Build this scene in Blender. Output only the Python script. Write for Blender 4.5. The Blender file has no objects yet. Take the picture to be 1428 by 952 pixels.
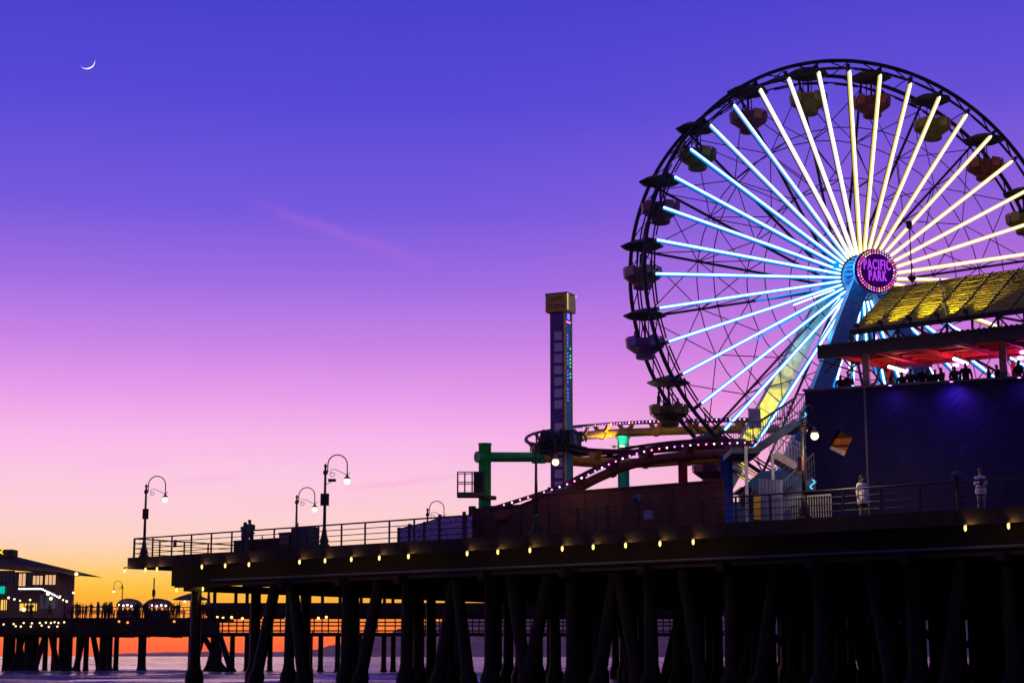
import bpy, bmesh, math, random
from mathutils import Vector, Matrix
random.seed(7)
R = math.radians
S = bpy.context.scene
COL = S.collection
# ------------------------------------------------------------------ camera
F, W_, H_, HZ = 2476.0, 1428.0, 952.0, 914.0          # focal length in photo pixels, horizon row
PITCH = math.atan((HZ - H_ / 2) / F)
CAMZ = 2.0
cam_d = bpy.data.cameras.new('camera'); cam = bpy.data.objects.new('camera', cam_d); COL.objects.link(cam)
cam_d.sensor_width = 36; cam_d.lens = 36 * F / W_; cam_d.clip_start = 0.5; cam_d.clip_end = 40000
cam.location = (0, 0, CAMZ); cam.rotation_euler = (math.pi / 2 + PITCH, 0, 0)
S.camera = cam
S.render.resolution_x, S.render.resolution_y = 1024, 682
S.view_settings.view_transform = 'Standard'; S.view_settings.look = 'None'
S.view_settings.exposure = 0; S.view_settings.gamma = 1
CP, SP = math.cos(PITCH), math.sin(PITCH)
def ray(px, py):
    a, b = (px - W_ / 2) / F, (H_ / 2 - py) / F
    return Vector((a, CP - b * SP, SP + b * CP))
CAM = Vector((0, 0, CAMZ))
def at(px, py, Y):
    d = ray(px, py); return CAM + d * (Y / d.y)
def on_z(px, py, z):
    d = ray(px, py); return CAM + d * ((z - CAMZ) / d.z)
def on_plane(px, py, p0, n):
    d = ray(px, py); return CAM + d * ((p0 - CAM).dot(n) / d.dot(n))
def lin(c):
    return tuple(((v / 255) / 12.92 if v / 255 <= .04045 else ((v / 255 + .055) / 1.055) ** 2.4) for v in c)
# ------------------------------------------------------------------ sky after sunset
world = bpy.data.worlds.new('World'); S.world = world; world.use_nodes = True
nt = world.node_tree; nt.nodes.clear()
def N(t, **k):
    n = nt.nodes.new(t)
    for a, b in k.items(): setattr(n, a, b)
    return n
def L(a, b): nt.links.new(a, b)
def M(op, a, b=None, c=None, clamp=False):
    n = N('ShaderNodeMath', operation=op, use_clamp=clamp)
    for i, v in enumerate((a, b, c)):
        if v is None: continue
        if isinstance(v, (int, float)): n.inputs[i].default_value = v
        else: L(v, n.inputs[i])
    return n.outputs[0]
def VM(op, a, b=None):
    n = N('ShaderNodeVectorMath', operation=op)
    for i, v in enumerate((a, b)):
        if v is None: continue
        if isinstance(v, (tuple, Vector)): n.inputs[i].default_value = v
        else: L(v, n.inputs[i])
    return n.outputs['Value'] if op == 'DOT_PRODUCT' else n.outputs[0]
def mixc(f, a, b):
    n = N('ShaderNodeMix', data_type='RGBA'); L(f, n.inputs[0])
    for i, v in ((6, a), (7, b)):
        if isinstance(v, tuple): n.inputs[i].default_value = v + (1,)
        else: L(v, n.inputs[i])
    return n.outputs[2]
tc = N('ShaderNodeTexCoord'); DIR = tc.outputs['Generated']
sep = N('ShaderNodeSeparateXYZ'); L(DIR, sep.inputs[0])
Zs = sep.outputs['Z']
ZMAX = 0.40
zf = M('DIVIDE', Zs, ZMAX, clamp=True)
def ramp(stops):
    r = N('ShaderNodeValToRGB'); L(zf, r.inputs[0]); r.color_ramp.interpolation = 'B_SPLINE' if False else 'LINEAR'
    el = r.color_ramp.elements
    out = []
    for y, c in stops:
        e = PITCH + math.atan((H_ / 2 - y) / F)
        out.append((min(1, max(0, math.sin(e) / ZMAX)), lin(c)))
    out.sort()
    while len(el) < len(out): el.new(1)
    for q, (p, c) in zip(el, out): q.position = p; q.color = c + (1,)
    return r.outputs[0]
rA = ramp([(-90, (54, 54, 190)), (0, (68, 63, 204)), (150, (84, 72, 214)), (300, (116, 88, 222)), (400, (158, 108, 228)), (480, (198, 130, 232)),
           (550, (230, 156, 236)), (610, (249, 184, 236)), (660, (253, 200, 230)), (710, (254, 208, 218)), (750, (253, 212, 200)), (780, (254, 210, 156)),
           (808, (255, 202, 74)), (828, (255, 188, 10)), (845, (255, 170, 0)), (865, (255, 136, 0)), (890, (255, 104, 0)), (905, (252, 88, 0)), (915, (236, 84, 40))])
rB = ramp([(-90, (60, 52, 188)), (0, (78, 66, 207)), (150, (100, 78, 215)), (300, (146, 98, 221)), (400, (182, 112, 222)), (480, (208, 122, 221)),
           (550, (230, 136, 218)), (610, (245, 154, 214)), (660, (248, 164, 206)), (710, (252, 182, 196)), (750, (250, 186, 170)), (800, (248, 164, 120)),
           (850, (236, 120, 90)), (880, (210, 90, 100)), (900, (180, 76, 116)), (915, (165, 74, 120))])
SUN_AZ = R(-13)
sunh = Vector((math.sin(SUN_AZ), math.cos(SUN_AZ), 0))
hor = VM('NORMALIZE', VM('MULTIPLY', DIR, (1, 1, 0)))
dotH = VM('DOT_PRODUCT', hor, sunh)
mrr = N('ShaderNodeMapRange', interpolation_type='SMOOTHSTEP'); L(dotH, mrr.inputs[0])
mrr.inputs[1].default_value = .998; mrr.inputs[2].default_value = .89; mrr.inputs[3].default_value = 0; mrr.inputs[4].default_value = 1
sky = mixc(mrr.outputs[0], rA, rB)
# thin clouds, by direction only
def streak(p1, p2, width, power):
    global sky
    d1, d2 = ray(*p1).normalized(), ray(*p2).normalized()
    n = d1.cross(d2).normalized(); m = (d1 + d2).normalized(); t = (d2 - d1); hl = t.length / 2; t.normalize()
    wob = N('ShaderNodeTexNoise'); L(DIR, wob.inputs['Vector']); wob.inputs['Scale'].default_value = 45; wob.inputs['Detail'].default_value = 5
    wv = M('MULTIPLY', M('SUBTRACT', wob.outputs[0], .5), width * 2.6)
    a = M('DIVIDE', M('ADD', VM('DOT_PRODUCT', DIR, n), wv), width)
    g = M('EXPONENT', M('MULTIPLY', M('MULTIPLY', a, a), -1))
    al = M('DIVIDE', VM('DOT_PRODUCT', DIR, t), hl)
    off = m.dot(t)
    al = M('SUBTRACT', al, off / hl)
    g2 = M('SUBTRACT', 1, M('POWER', M('ABSOLUTE', al), 3), clamp=True)
    return M('MULTIPLY', M('MULTIPLY', g, g2), power)
s1 = streak((345, 280), (612, 372), .0030, .20)
sky = mixc(s1, sky, lin((205, 110, 222)))
s2 = streak((780, 425), (905, 446), .0016, .22)
sky = mixc(s2, sky, lin((214, 112, 214)))
s3 = streak((470, 684), (650, 664), .0016, .35); sky = mixc(s3, sky, lin((246, 164, 206)))
s4 = streak((225, 672), (350, 664), .0015, .32); sky = mixc(s4, sky, lin((246, 174, 214)))
s5 = streak((330, 712), (560, 690), .0022, .22); sky = mixc(s5, sky, lin((250, 190, 214)))
s6 = streak((90, 655), (240, 640), .003, .14); sky = mixc(s6, sky, lin((242, 160, 224)))
# the afterglow is brightest low over the sea
gl = M('ADD', 1.0, M('MULTIPLY', M('EXPONENT', M('DIVIDE', M('MAXIMUM', Zs, 0.0), -.035)), .22))
glc = N('ShaderNodeCombineXYZ'); [L(gl, glc.inputs[i]) for i in range(3)]
sky = VM('MULTIPLY', sky, glc.outputs[0])
# overhead and behind, the dusk sky goes on getting darker
eastf = N('ShaderNodeMapRange', interpolation_type='SMOOTHSTEP'); L(dotH, eastf.inputs[0])
eastf.inputs[1].default_value = .85; eastf.inputs[2].default_value = -.25; eastf.inputs[3].default_value = 0; eastf.inputs[4].default_value = 1
sky = mixc(eastf.outputs[0], sky, (0.105, 0.075, 0.240))
upf = N('ShaderNodeMapRange', interpolation_type='SMOOTHSTEP'); L(Zs, upf.inputs[0])
upf.inputs[1].default_value = .36; upf.inputs[2].default_value = .85; upf.inputs[3].default_value = 0; upf.inputs[4].default_value = 1
sky = mixc(upf.outputs[0], sky, (0.065, 0.055, 0.250))
nish = N('ShaderNodeTexSky', sky_type='NISHITA'); nish.sun_disc = False
nish.sun_elevation = R(-1.5); nish.sun_rotation = SUN_AZ
add = N('ShaderNodeMix', data_type='RGBA', blend_type='ADD'); add.inputs[0].default_value = .006
L(sky, add.inputs[6]); L(nish.outputs[0], add.inputs[7])
bg = N('ShaderNodeBackground'); L(add.outputs[2], bg.inputs[0]); bg.inputs[1].default_value = 1.0
wo = N('ShaderNodeOutputWorld'); L(bg.outputs[0], wo.inputs[0])
# the sun is below the sea horizon: only a soft warm afterglow is left of it
sl = bpy.data.lights.new('sun', 'SUN'); sl.energy = .10; sl.angle = R(14); sl.color = (1, .55, .35)
so = bpy.data.objects.new('sun', sl); COL.objects.link(so)
so.rotation_euler = Vector((-sunh.x, -sunh.y, -.10)).to_track_quat('-Z', 'Y').to_euler(); so.location = (-200, 500, 60)
# ------------------------------------------------------------------ materials
MATS = {}
def mat(name, col, rough=.7, metal=0, var=.25, scale=3.0, bump=.0, bscale=None, emit=None, estr=0, spec=.3):
    if name in MATS: return MATS[name]
    m = bpy.data.materials.new(name); m.use_nodes = True; t = m.node_tree; b = t.nodes['Principled BSDF']
    b.inputs['Roughness'].default_value = rough; b.inputs['Metallic'].default_value = metal
    b.inputs['Specular IOR Level'].default_value = spec
    tcn = t.nodes.new('ShaderNodeTexCoord'); nz = t.nodes.new('ShaderNodeTexNoise')
    nz.inputs['Scale'].default_value = scale; nz.inputs['Detail'].default_value = 6
    t.links.new(tcn.outputs['Object'], nz.inputs['Vector'])
    cr = t.nodes.new('ShaderNodeValToRGB'); t.links.new(nz.outputs[0], cr.inputs[0])
    cr.color_ramp.elements[0].position = .3; cr.color_ramp.elements[1].position = .7
    cr.color_ramp.elements[0].color = tuple(c * (1 - var) for c in col) + (1,)
    cr.color_ramp.elements[1].color = tuple(min(1, c * (1 + var)) for c in col) + (1,)
    t.links.new(cr.outputs[0], b.inputs['Base Color'])
    if bump:
        bp = t.nodes.new('ShaderNodeBump'); bp.inputs['Strength'].default_value = bump; bp.inputs['Distance'].default_value = .03
        n2 = t.nodes.new('ShaderNodeTexNoise'); n2.inputs['Scale'].default_value = bscale or scale * 4; n2.inputs['Detail'].default_value = 4
        t.links.new(tcn.outputs['Object'], n2.inputs['Vector']); t.links.new(n2.outputs[0], bp.inputs['Height']); t.links.new(bp.outputs[0], b.inputs['Normal'])
    if emit:
        b.inputs['Emission Color'].default_value = emit + (1,); b.inputs['Emission Strength'].default_value = estr
    MATS[name] = m; return m
def glow(name, col, strength):
    if name in MATS: return MATS[name]
    m = bpy.data.materials.new(name); m.use_nodes = True; t = m.node_tree; t.nodes.clear()
    e = t.nodes.new('ShaderNodeEmission'); e.inputs[0].default_value = col + (1,); e.inputs[1].default_value = strength
    o = t.nodes.new('ShaderNodeOutputMaterial'); t.links.new(e.outputs[0], o.inputs[0]); MATS[name] = m; return m
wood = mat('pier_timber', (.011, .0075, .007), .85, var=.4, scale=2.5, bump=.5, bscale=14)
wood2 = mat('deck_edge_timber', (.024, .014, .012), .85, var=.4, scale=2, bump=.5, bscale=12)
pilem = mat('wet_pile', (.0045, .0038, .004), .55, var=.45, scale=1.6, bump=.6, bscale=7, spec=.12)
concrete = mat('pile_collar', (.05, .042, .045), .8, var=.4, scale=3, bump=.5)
rail_m = mat('rail_paint', (.014, .012, .015), .5, spec=.4)
plate_m = mat('bracket_steel', (.11, .12, .2), .55, metal=.3)
iron = mat('lamp_iron', (.02, .018, .018), .5, spec=.4)
bulb_m = glow('warm_bulb', (1, .84, .52), 1.9)
deckbulb_m = glow('deck_bulb', (1, .66, .17), 2.6)
garl0 = glow('tower_bulb', (1, .75, .25), 1.6)
brass = mat('lamp_shade_brass', (.45, .28, .08), .4, metal=.6)
shell0 = mat('lamp_shell', (.03, .03, .035), .5)
steel = mat('wheel_steel', (.028, .032, .05), .5, metal=.3)
rimm = mat('rim_steel', (.025, .025, .032), .5, metal=.2)
bluesteel = mat('blue_steel', (.08, .2, .42), .45, spec=.4)
# ------------------------------------------------------------------ mesh builder
class MB:
    def __init__(s): s.v = []; s.f = []
    def add(s, vs, fs):
        o = len(s.v); s.v += [Vector(v) for v in vs]; s.f += [[i + o for i in f] for f in fs]; return s
    def box(s, c, d, rot=None):
        c = Vector(c); vs = []
        for z in (-.5, .5):
            for x, y in ((-.5, -.5), (.5, -.5), (.5, .5), (-.5, .5)):
                q = Vector((x * d[0], y * d[1], z * d[2]))
                vs.append(c + (rot @ q if rot else q))
        return s.add(vs, [(3, 2, 1, 0), (4, 5, 6, 7), (0, 1, 5, 4), (1, 2, 6, 5), (2, 3, 7, 6), (3, 0, 4, 7)])
    def bar(s, p, q, w, h, up=(0, 0, 1)):
        p, q = Vector(p), Vector(q); a = (q - p).normalized(); up = Vector(up)
        if abs(a.dot(up)) > .98: up = Vector((0, 1, 0)) if abs(a.y) < .9 else Vector((1, 0, 0))
        x = a.cross(up).normalized(); y = x.cross(a).normalized(); vs = []
        for o in (p, q):
            for i, j in ((-1, -1), (1, -1), (1, 1), (-1, 1)): vs.append(o + x * (i * w / 2) + y * (j * h / 2))
        return s.add(vs, [(3, 2, 1, 0), (4, 5, 6, 7), (0, 1, 5, 4), (1, 2, 6, 5), (2, 3, 7, 6), (3, 0, 4, 7)])
    def tube(s, pts, r, seg=6, closed=False):
        pts = [Vector(p) for p in pts]; n = len(pts); vs = []; fs = []
        rs = r if isinstance(r, (list, tuple)) else [r] * n
        ref = None
        for i, p in enumerate(pts):
            if closed: t = (pts[(i + 1) % n] - pts[i - 1]).normalized()
            else: t = (pts[min(i + 1, n - 1)] - pts[max(i - 1, 0)]).normalized()
            if ref is None:
                ref = Vector((0, 0, 1)) if abs(t.z) < .9 else Vector((1, 0, 0))
            x = t.cross(ref).normalized(); y = x.cross(t).normalized(); ref = y
            for k in range(seg):
                a = 2 * math.pi * k / seg; vs.append(p + (x * math.cos(a) + y * math.sin(a)) * rs[i])
        m = n if closed else n - 1
        for i in range(m):
            for k in range(seg):
                a, b = i * seg, ((i + 1) % n) * seg
                fs.append((a + k, a + (k + 1) % seg, b + (k + 1) % seg, b + k))
        if not closed:
            fs.append(tuple(range(seg))[::-1]); fs.append(tuple((n - 1) * seg + k for k in range(seg)))
        return s.add(vs, fs)
    def lathe(s, prof, seg=12, c=(0, 0, 0), axis='z', ph=0, arc=None):
        c = Vector(c); vs = []; fs = []; n = len(prof)
        for r, z in prof:
            for k in range(seg):
                a = 2 * math.pi * (k + ph) / seg
                q = Vector((r * math.cos(a), r * math.sin(a), z))
                if axis == 'y': q = Vector((q.x, q.z, q.y))
                vs.append(c + q)
        for i in range(n - 1):
            for k in range(seg): fs.append((i * seg + k, i * seg + (k + 1) % seg, (i + 1) * seg + (k + 1) % seg, (i + 1) * seg + k))
        fs.append(tuple(range(seg))[::-1]); fs.append(tuple((n - 1) * seg + k for k in range(seg)))
        return s.add(vs, fs)
    def ball(s, c, r, seg=10, rings=6, sz=1.0):
        return s.lathe([(max(.001, r * math.sin(math.pi * i / rings)), -r * sz * math.cos(math.pi * i / rings)) for i in range(rings + 1)], seg, c)
    def prism(s, poly, vec):
        vec = Vector(vec); n = len(poly); vs = [Vector(p) for p in poly] + [Vector(p) + vec for p in poly]
        fs = [tuple(range(n))[::-1], tuple(range(n, 2 * n))] + [(i, (i + 1) % n, n + (i + 1) % n, n + i) for i in range(n)]
        return s.add(vs, fs)
    def mesh(s, name, m, off=None, smooth=False):
        me = bpy.data.meshes.new(name)
        o = Vector(off) if off is not None else Vector()
        me.from_pydata([v - o for v in s.v], [], s.f)
        b = bmesh.new(); b.from_mesh(me); bmesh.ops.recalc_face_normals(b, faces=b.faces); b.to_mesh(me); b.free()
        if m: me.materials.append(m)
        if smooth:
            for p in me.polygons: p.use_smooth = len(p.vertices) == 4
        return me
    def build(s, name, m, parent=None, off=None, smooth=False):
        return obj(name, s.mesh(name, m, off, smooth), parent)
def obj(name, me, parent=None, loc=None, rot=None):
    o = bpy.data.objects.new(name, me); COL.objects.link(o)
    if parent: o.parent = parent
    if loc is not None: o.location = loc
    if rot is not None: o.rotation_euler = rot
    return o
def tag(o, label, cat, group=None):
    o['label'] = label; o['category'] = cat
    if group: o['group'] = group
    return o
def thing(name, label, cat, loc=(0, 0, 0), rz=0, group=None):
    o = bpy.data.objects.new(name, None); COL.objects.link(o); o.location = loc; o.rotation_euler = (0, 0, rz); o.empty_display_size = .2
    return tag(o, label, cat, group)
def copy_tree(o, parent=None):
    c = o.copy(); COL.objects.link(c)
    if parent: c.parent = parent
    for ch in [x for x in bpy.data.objects if x.parent == o]:
        if not ch.name.startswith(('sign_box', 'camera')): copy_tree(ch, c)
    return c
def struct(o): o['kind'] = 'structure'; return o
# ------------------------------------------------------------------ sea
def water_mat():
    m = bpy.data.materials.new('sea_water'); m.use_nodes = True; t = m.node_tree; b = t.nodes['Principled BSDF']
    ge = t.nodes.new('ShaderNodeNewGeometry'); mp = t.nodes.new('ShaderNodeMapping'); t.links.new(ge.outputs['Position'], mp.inputs[0])
    mp.inputs['Scale'].default_value = (.10, .30, 1)
    n1 = t.nodes.new('ShaderNodeTexNoise'); n1.inputs['Scale'].default_value = 1.0; n1.inputs['Detail'].default_value = 7; n1.inputs['Roughness'].default_value = .62
    t.links.new(mp.outputs[0], n1.inputs['Vector'])
    mp2 = t.nodes.new('ShaderNodeMapping'); t.links.new(ge.outputs['Position'], mp2.inputs[0]); mp2.inputs['Scale'].default_value = (.012, .05, 1)
    n2 = t.nodes.new('ShaderNodeTexNoise'); n2.inputs['Scale'].default_value = 1.0; n2.inputs['Detail'].default_value = 5; t.links.new(mp2.outputs[0], n2.inputs['Vector'])
    ad = t.nodes.new('ShaderNodeMath'); ad.operation = 'MULTIPLY_ADD'; t.links.new(n2.outputs[0], ad.inputs[0]); ad.inputs[1].default_value = 2.2; t.links.new(n1.outputs[0], ad.inputs[2])
    bp = t.nodes.new('ShaderNodeBump'); bp.inputs['Strength'].default_value = 1; bp.inputs['Distance'].default_value = 5.0
    t.links.new(ad.outputs[0], bp.inputs['Height']); t.links.new(bp.outputs[0], b.inputs['Normal'])
    cr = t.nodes.new('ShaderNodeValToRGB'); t.links.new(n2.outputs[0], cr.inputs[0])
    e = cr.color_ramp.elements; e[0].position = .42; e[0].color = (.03, .024, .19, 1); e[1].position = .68; e[1].color = (.24, .17, .52, 1)
    t.links.new(cr.outputs[0], b.inputs['Base Color'])
    b.inputs['Roughness'].default_value = .22; b.inputs['IOR'].default_value = 1.33
    return m
from mathutils import noise as mnoise
def wave(x, y):
    r = math.hypot(x, y); k = max(0.0, min(1.0, (4000 - r) / 2500))
    surf = 1.7 + 1.2 * max(0.0, min(1.0, (235 - y) / 40))
    h = .10 * mnoise.noise((x * .05, y * .22, 0)) + .07 * mnoise.noise((x * .16, y * .55, 3)) + .10 * math.sin(y * .21 + 1.5 * mnoise.noise((x * .02, y * .03, 7)))
    return h * k * surf
mb = MB(); xs_ = []; x = -9000.0
ys_ = [-300, -100, 0, 40, 80]; y = 100.0
while y < 9000: ys_.append(y); y *= 1.0052 if y < 420 else (1.012 if y < 1500 else 1.08)
ys_.append(9000)
xs_ = [-9000, -5000, -2500, -1200, -700, -400, -250, -170] + [-120 + 1.5 * i for i in range(141)] + [100, 130, 170, 250, 400, 700, 1200, 2500, 5000, 9000]
nx = len(xs_)
for y in ys_:
    for x in xs_: mb.v.append(Vector((x, y, wave(x, y))))
for j in range(len(ys_) - 1):
    for i in range(nx - 1): mb.f.append([j * nx + i, j * nx + i + 1, (j + 1) * nx + i + 1, (j + 1) * nx + i])
wme = bpy.data.meshes.new('water'); wme.from_pydata(mb.v, [], mb.f); wme.materials.append(water_mat())
for p in wme.polygons: p.use_smooth = True
struct(obj('water', wme))
# ------------------------------------------------------------------ hills beyond the bay
def hill(name, prof, Y, depth, m):
    mb = MB(); rows = []
    n = len(prof)
    for j in range(7):
        g = j / 6
        for x, y in prof:
            p = at(x, y, Y); h = max(0, p.z)
            k = math.sin(math.pi * min(1, g * .5 + .0)) if j < 6 else 1
            fx = h * (g ** .8) * (1 + (.18 * math.sin(x * .13 + j * 2.1) if 0 < j < 6 else 0))
            mb.v.append(Vector((p.x, Y - depth * (1 - g), -.5 if j == 0 else fx)))
    for j in range(6):
        for i in range(n - 1): mb.f.append([j * n + i, j * n + i + 1, (j + 1) * n + i + 1, (j + 1) * n + i])
    a = len(mb.v)
    for x, y in prof:
        p = at(x, y, Y); mb.v.append(Vector((p.x, Y + depth, -.5)))
    for i in range(n - 1): mb.f.append([6 * n + i, 6 * n + i + 1, a + i + 1, a + i])
    return struct(mb.build(name, m))
hillm = mat('coast_scrub', (.30, .19, .20), .9, var=.35, scale=.01)
def noisy(pts, step, amp):
    out = []
    for (x0, y0), (x1, y1) in zip(pts, pts[1:]):
        k = max(1, int((x1 - x0) / step))
        for i in range(k):
            t = i / k; out.append((x0 + (x1 - x0) * t, y0 + (y1 - y0) * t + random.uniform(-amp, amp)))
    out.append(pts[-1]); return out
hill('headland_hill', noisy([(330, 914), (380, 911), (420, 909), (450, 904), (490, 894), (525, 887), (560, 878), (610, 868), (680, 858), (800, 850), (1000, 842), (1300, 830), (1700, 826)], 7, 1.0), 5200, 900, hillm)
hill('low_coast_hill', noisy([(150, 914), (175, 910.5), (230, 909), (290, 908), (340, 909.5), (400, 907.5), (470, 910), (560, 914)], 6, .7), 7500, 500, hillm)
# ------------------------------------------------------------------ main pier
ZD = 7.6
P0 = on_z(180, 778.3, ZD); P1 = on_z(1428, 706, ZD)
u = (P1 - P0).normalized(); wv = Vector((-u.y, u.x, 0));
if wv.y < 0: wv = -wv
bdir = Vector((.616, .788, 0)).normalized()
BACK = 92.0; LEN = (P1 - P0).length + 20
def edge(px):                                   # point on the near deck edge seen at column px
    return on_z(px, 778.3 - (778.3 - 706) / 1248 * (px - 180), ZD)
def sp(px): return (edge(px) - P0).dot(u)
def pier(s, t, z): q = P0 + u * s + bdir * t; return Vector((q.x, q.y, z))
def near(s, o, z): q = P0 + u * s + wv * o; return Vector((q.x, q.y, z))
UANG = math.atan2(u.y, u.x)
pr = thing('pier', 'long dark timber pier on many piles carrying the amusement park', 'pier', (P0.x, P0.y, 0)); po = pr.location
MB().prism([pier(0, 0, ZD - .26), pier(LEN, 0, ZD - .26), pier(LEN, BACK, ZD - .26), pier(0, BACK, ZD - .26)], (0, 0, .26)).build('deck', wood2, pr, po)
SEG = 4.4
k = 0
while k * SEG < LEN:                            # rim boards, end to end
    a, b = k * SEG + .012, min(LEN, (k + 1) * SEG) - .012
    j = random.uniform(0, .02)
    MB().prism([near(a, -.10 - j, 7.02), near(b, -.10 - j, 7.02), near(b, -.02, 7.02), near(a, -.02, 7.02)], (0, 0, .615)).build('fascia_board', wood2, pr, po)
    k += 1
MB().prism([pier(-.1, 0, 7.0), pier(-.02, 0, 7.0), pier(-.02, BACK, 7.0), pier(-.1, BACK, 7.0)], (0, 0, .61)).build('fascia_board', wood2, pr, po)
s0 = sp(216)
for i, t in enumerate([1.3 + 5.6 * i for i in range(16)]):
    zb = 6.06 if i else 5.98
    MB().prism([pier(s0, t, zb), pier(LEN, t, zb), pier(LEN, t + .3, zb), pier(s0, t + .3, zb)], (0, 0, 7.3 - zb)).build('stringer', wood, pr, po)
MB().prism([pier(s0 + .6, 1.05, 5.86), pier(LEN, 1.05, 5.86), pier(LEN, 1.285, 5.86), pier(s0 + .6, 1.285, 5.86)], (0, 0, .16)).build('ledger', wood2, pr, po)
MB().tube([pier(s0 + 4, 1.0, 6.2), pier(LEN, 1.0, 6.2)], .06, 6).build('pipe', plate_m, pr, po)
pilev = MB().lathe([(.46, -1.5), (.48, .9), (.42, 1.15), (.36, 1.22), (.29, 1.6), (.265, 5.72)], 10).mesh('pile', pilem, smooth=True)
bent_px = [253, 383, 463, 545, 662, 775, 885, 995, 1120, 1250, 1385, 1520, 1660]
bents = [sp(p) for p in bent_px]
rows = [1.25 + 4.6 * i for i in range(18)]
np_ = 0
for i, s in enumerate(bents):
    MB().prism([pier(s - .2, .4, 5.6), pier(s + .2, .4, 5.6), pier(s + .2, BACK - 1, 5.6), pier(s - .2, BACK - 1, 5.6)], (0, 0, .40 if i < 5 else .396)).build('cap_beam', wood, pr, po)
    for j, t in enumerate(rows):
        js, jt = (0, 0) if j == 0 else (random.uniform(-1.1, 1.1), random.uniform(-1.3, 1.3))
        q = pier(s + js, t + jt, 0); sc = random.uniform(.92, 1.12) * (1.08 if j == 0 else 1)
        o = obj('pile', pilev, pr, q - po, (random.uniform(-.012, .012), random.uniform(-.012, .012), random.uniform(0, 6)))
        o.scale = (sc, sc, 1); np_ += 1
for e_ in range(46):
    i = random.randrange(3, len(bents) - 1); s = random.uniform(bents[i], bents[i + 1]); t_ = random.uniform(3, 70)
    o = obj('pile', pilev, pr, pier(s, t_, 0) - po, (random.uniform(-.04, .04), random.uniform(-.04, .04), random.uniform(0, 6))); sc = random.uniform(.6, .95); o.scale = (sc, sc, 1.0)
# raking piles
batv = {}
def batter(px_top, px_bot, t, t2=None, r=.33):
    a = pier(sp(px_top), t, 5.75); b = pier(sp(px_bot), t2 if t2 is not None else t, -1.5)
    c = a.lerp(b, .62)
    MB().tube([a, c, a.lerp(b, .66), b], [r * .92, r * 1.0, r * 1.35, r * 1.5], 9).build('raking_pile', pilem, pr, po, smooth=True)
for pt, pb in ((362, 328), (386, 412), (507, 471), (612, 580), (614, 640), (690, 722), (742, 700), (835, 800), (840, 880), (930, 965), (1060, 1022), (1190, 1230), (1320, 1280)):
    batter(pt, pb, 1.25)
for i in range(4, 11):
    for j in (2, 4, 7, 10):
        s = bents[i] + random.uniform(-.4, .4); t = rows[j] + .8; sg = random.choice((-1, 1))
        MB().tube([pier(s, t, 5.5), pier(s + sg * 1.2, t + random.uniform(-.5, .5), 1.2), pier(s + sg * 1.6, t, -1.5)], [.28, .32, .46], 8).build('raking_pile', pilem, pr, po, smooth=True)
for i in range(5, 12):                          # timber walings and cross braces between the inner piles
    for j in (3, 8):
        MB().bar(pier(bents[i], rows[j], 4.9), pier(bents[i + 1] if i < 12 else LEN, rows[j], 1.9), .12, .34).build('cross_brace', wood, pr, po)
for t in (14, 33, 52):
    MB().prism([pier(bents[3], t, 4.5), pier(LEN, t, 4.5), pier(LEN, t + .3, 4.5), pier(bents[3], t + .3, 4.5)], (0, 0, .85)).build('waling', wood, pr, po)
# ------------------------------------------------------------------ bulkhead lamps under the deck edge
dl = thing('deck_light', 'small warm bulb on a bracket under the pier deck edge', 'light', (0, 0, 0), 0, 'bulbs under the deck edge')
MB().bar((0, .18, .16), (0, -.02, .16), .05, .04).add([], []).build('bracket', iron, dl)
MB().lathe([(.03, .15), (.06, .13), (.075, .06), (.07, .05)], 8).build('socket', iron, dl)
MB().lathe([(.035, .05), (.055, .0), (.055, -.08), (.04, -.15), (.015, -.17)], 8).build('bulb', deckbulb_m, dl, smooth=True)
ll = bpy.data.lights.new('bulb_light', 'POINT'); ll.energy = 10; ll.color = (1, .62, .2); ll.shadow_soft_size = .07
lo = bpy.data.objects.new('bulb_light', ll); COL.objects.link(lo); lo.parent = dl; lo.location = (.14, -.05, .02)
lights_px = [178, 207, 223, 285.6, 318, 351, 421.5, 457, 493.5, 532.5, 573, 654.7, 697.4, 742, 787, 830, 875, 922.8, 969, 1347, 1407]
for i, px in enumerate(lights_px):
    o = dl if i == 0 else copy_tree(dl)
    o.location = near(sp(px) + .05, -.22 + .0, 6.93); o.rotation_euler = (0, 0, UANG)
for i, (px, py) in enumerate(((220, 816.5), (276.5, 818))):
    o = copy_tree(dl); o['label'] = 'bright bulb hanging below the pier cross beam at the pier end'; o['group'] = 'bulbs below the pier cross beam'
    o.location = pier(s0 + .35 if i == 0 else sp(258), 1.42, 5.80 if i == 0 else 5.80); o.rotation_euler = (0, 0, UANG)
# ------------------------------------------------------------------ railings
def railing(label, A, B, n, out, posts_skip=(), tall=(), plates=True, mesh_parts=None, group=None, h=1.12, name='railing'):
    A, B = Vector(A), Vector(B); d = (B - A); ln = d.length
    t = thing(name, label, 'railing', A, math.atan2(d.y, d.x), group)
    post = MB().box((0, 0, h / 2), (.07, .07, h)).mesh('post', rail_m)
    plate = MB().box((0, -.13, -.22), (.24, .035, .42)).mesh('post_bracket', plate_m)
    for i in range(n + 1):
        o = obj('post', post, t, (ln * i / n, 0, 0))
        if plates: obj('bracket', plate, o, (0, 0, 0))
    for z, r in ((h + .02, .045), (h * .76, .024), (h * .50, .024), (h * .24, .024)):
        MB().tube([(0, 0, z), (ln, 0, z)], r, 6).build('rail', rail_m, t)
    return t
NB = int(sp(1520) / 1.75)
railing('dark four-bar railing with blue brackets along the outer pier edge', near(.35, .06, ZD), near(sp(1520), .06, ZD), NB, -1)
railing('plain dark railing along the far side of the pier deck', pier(.35, .1, ZD), pier(.35, 46, ZD), 24, 1, plates=False)
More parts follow.
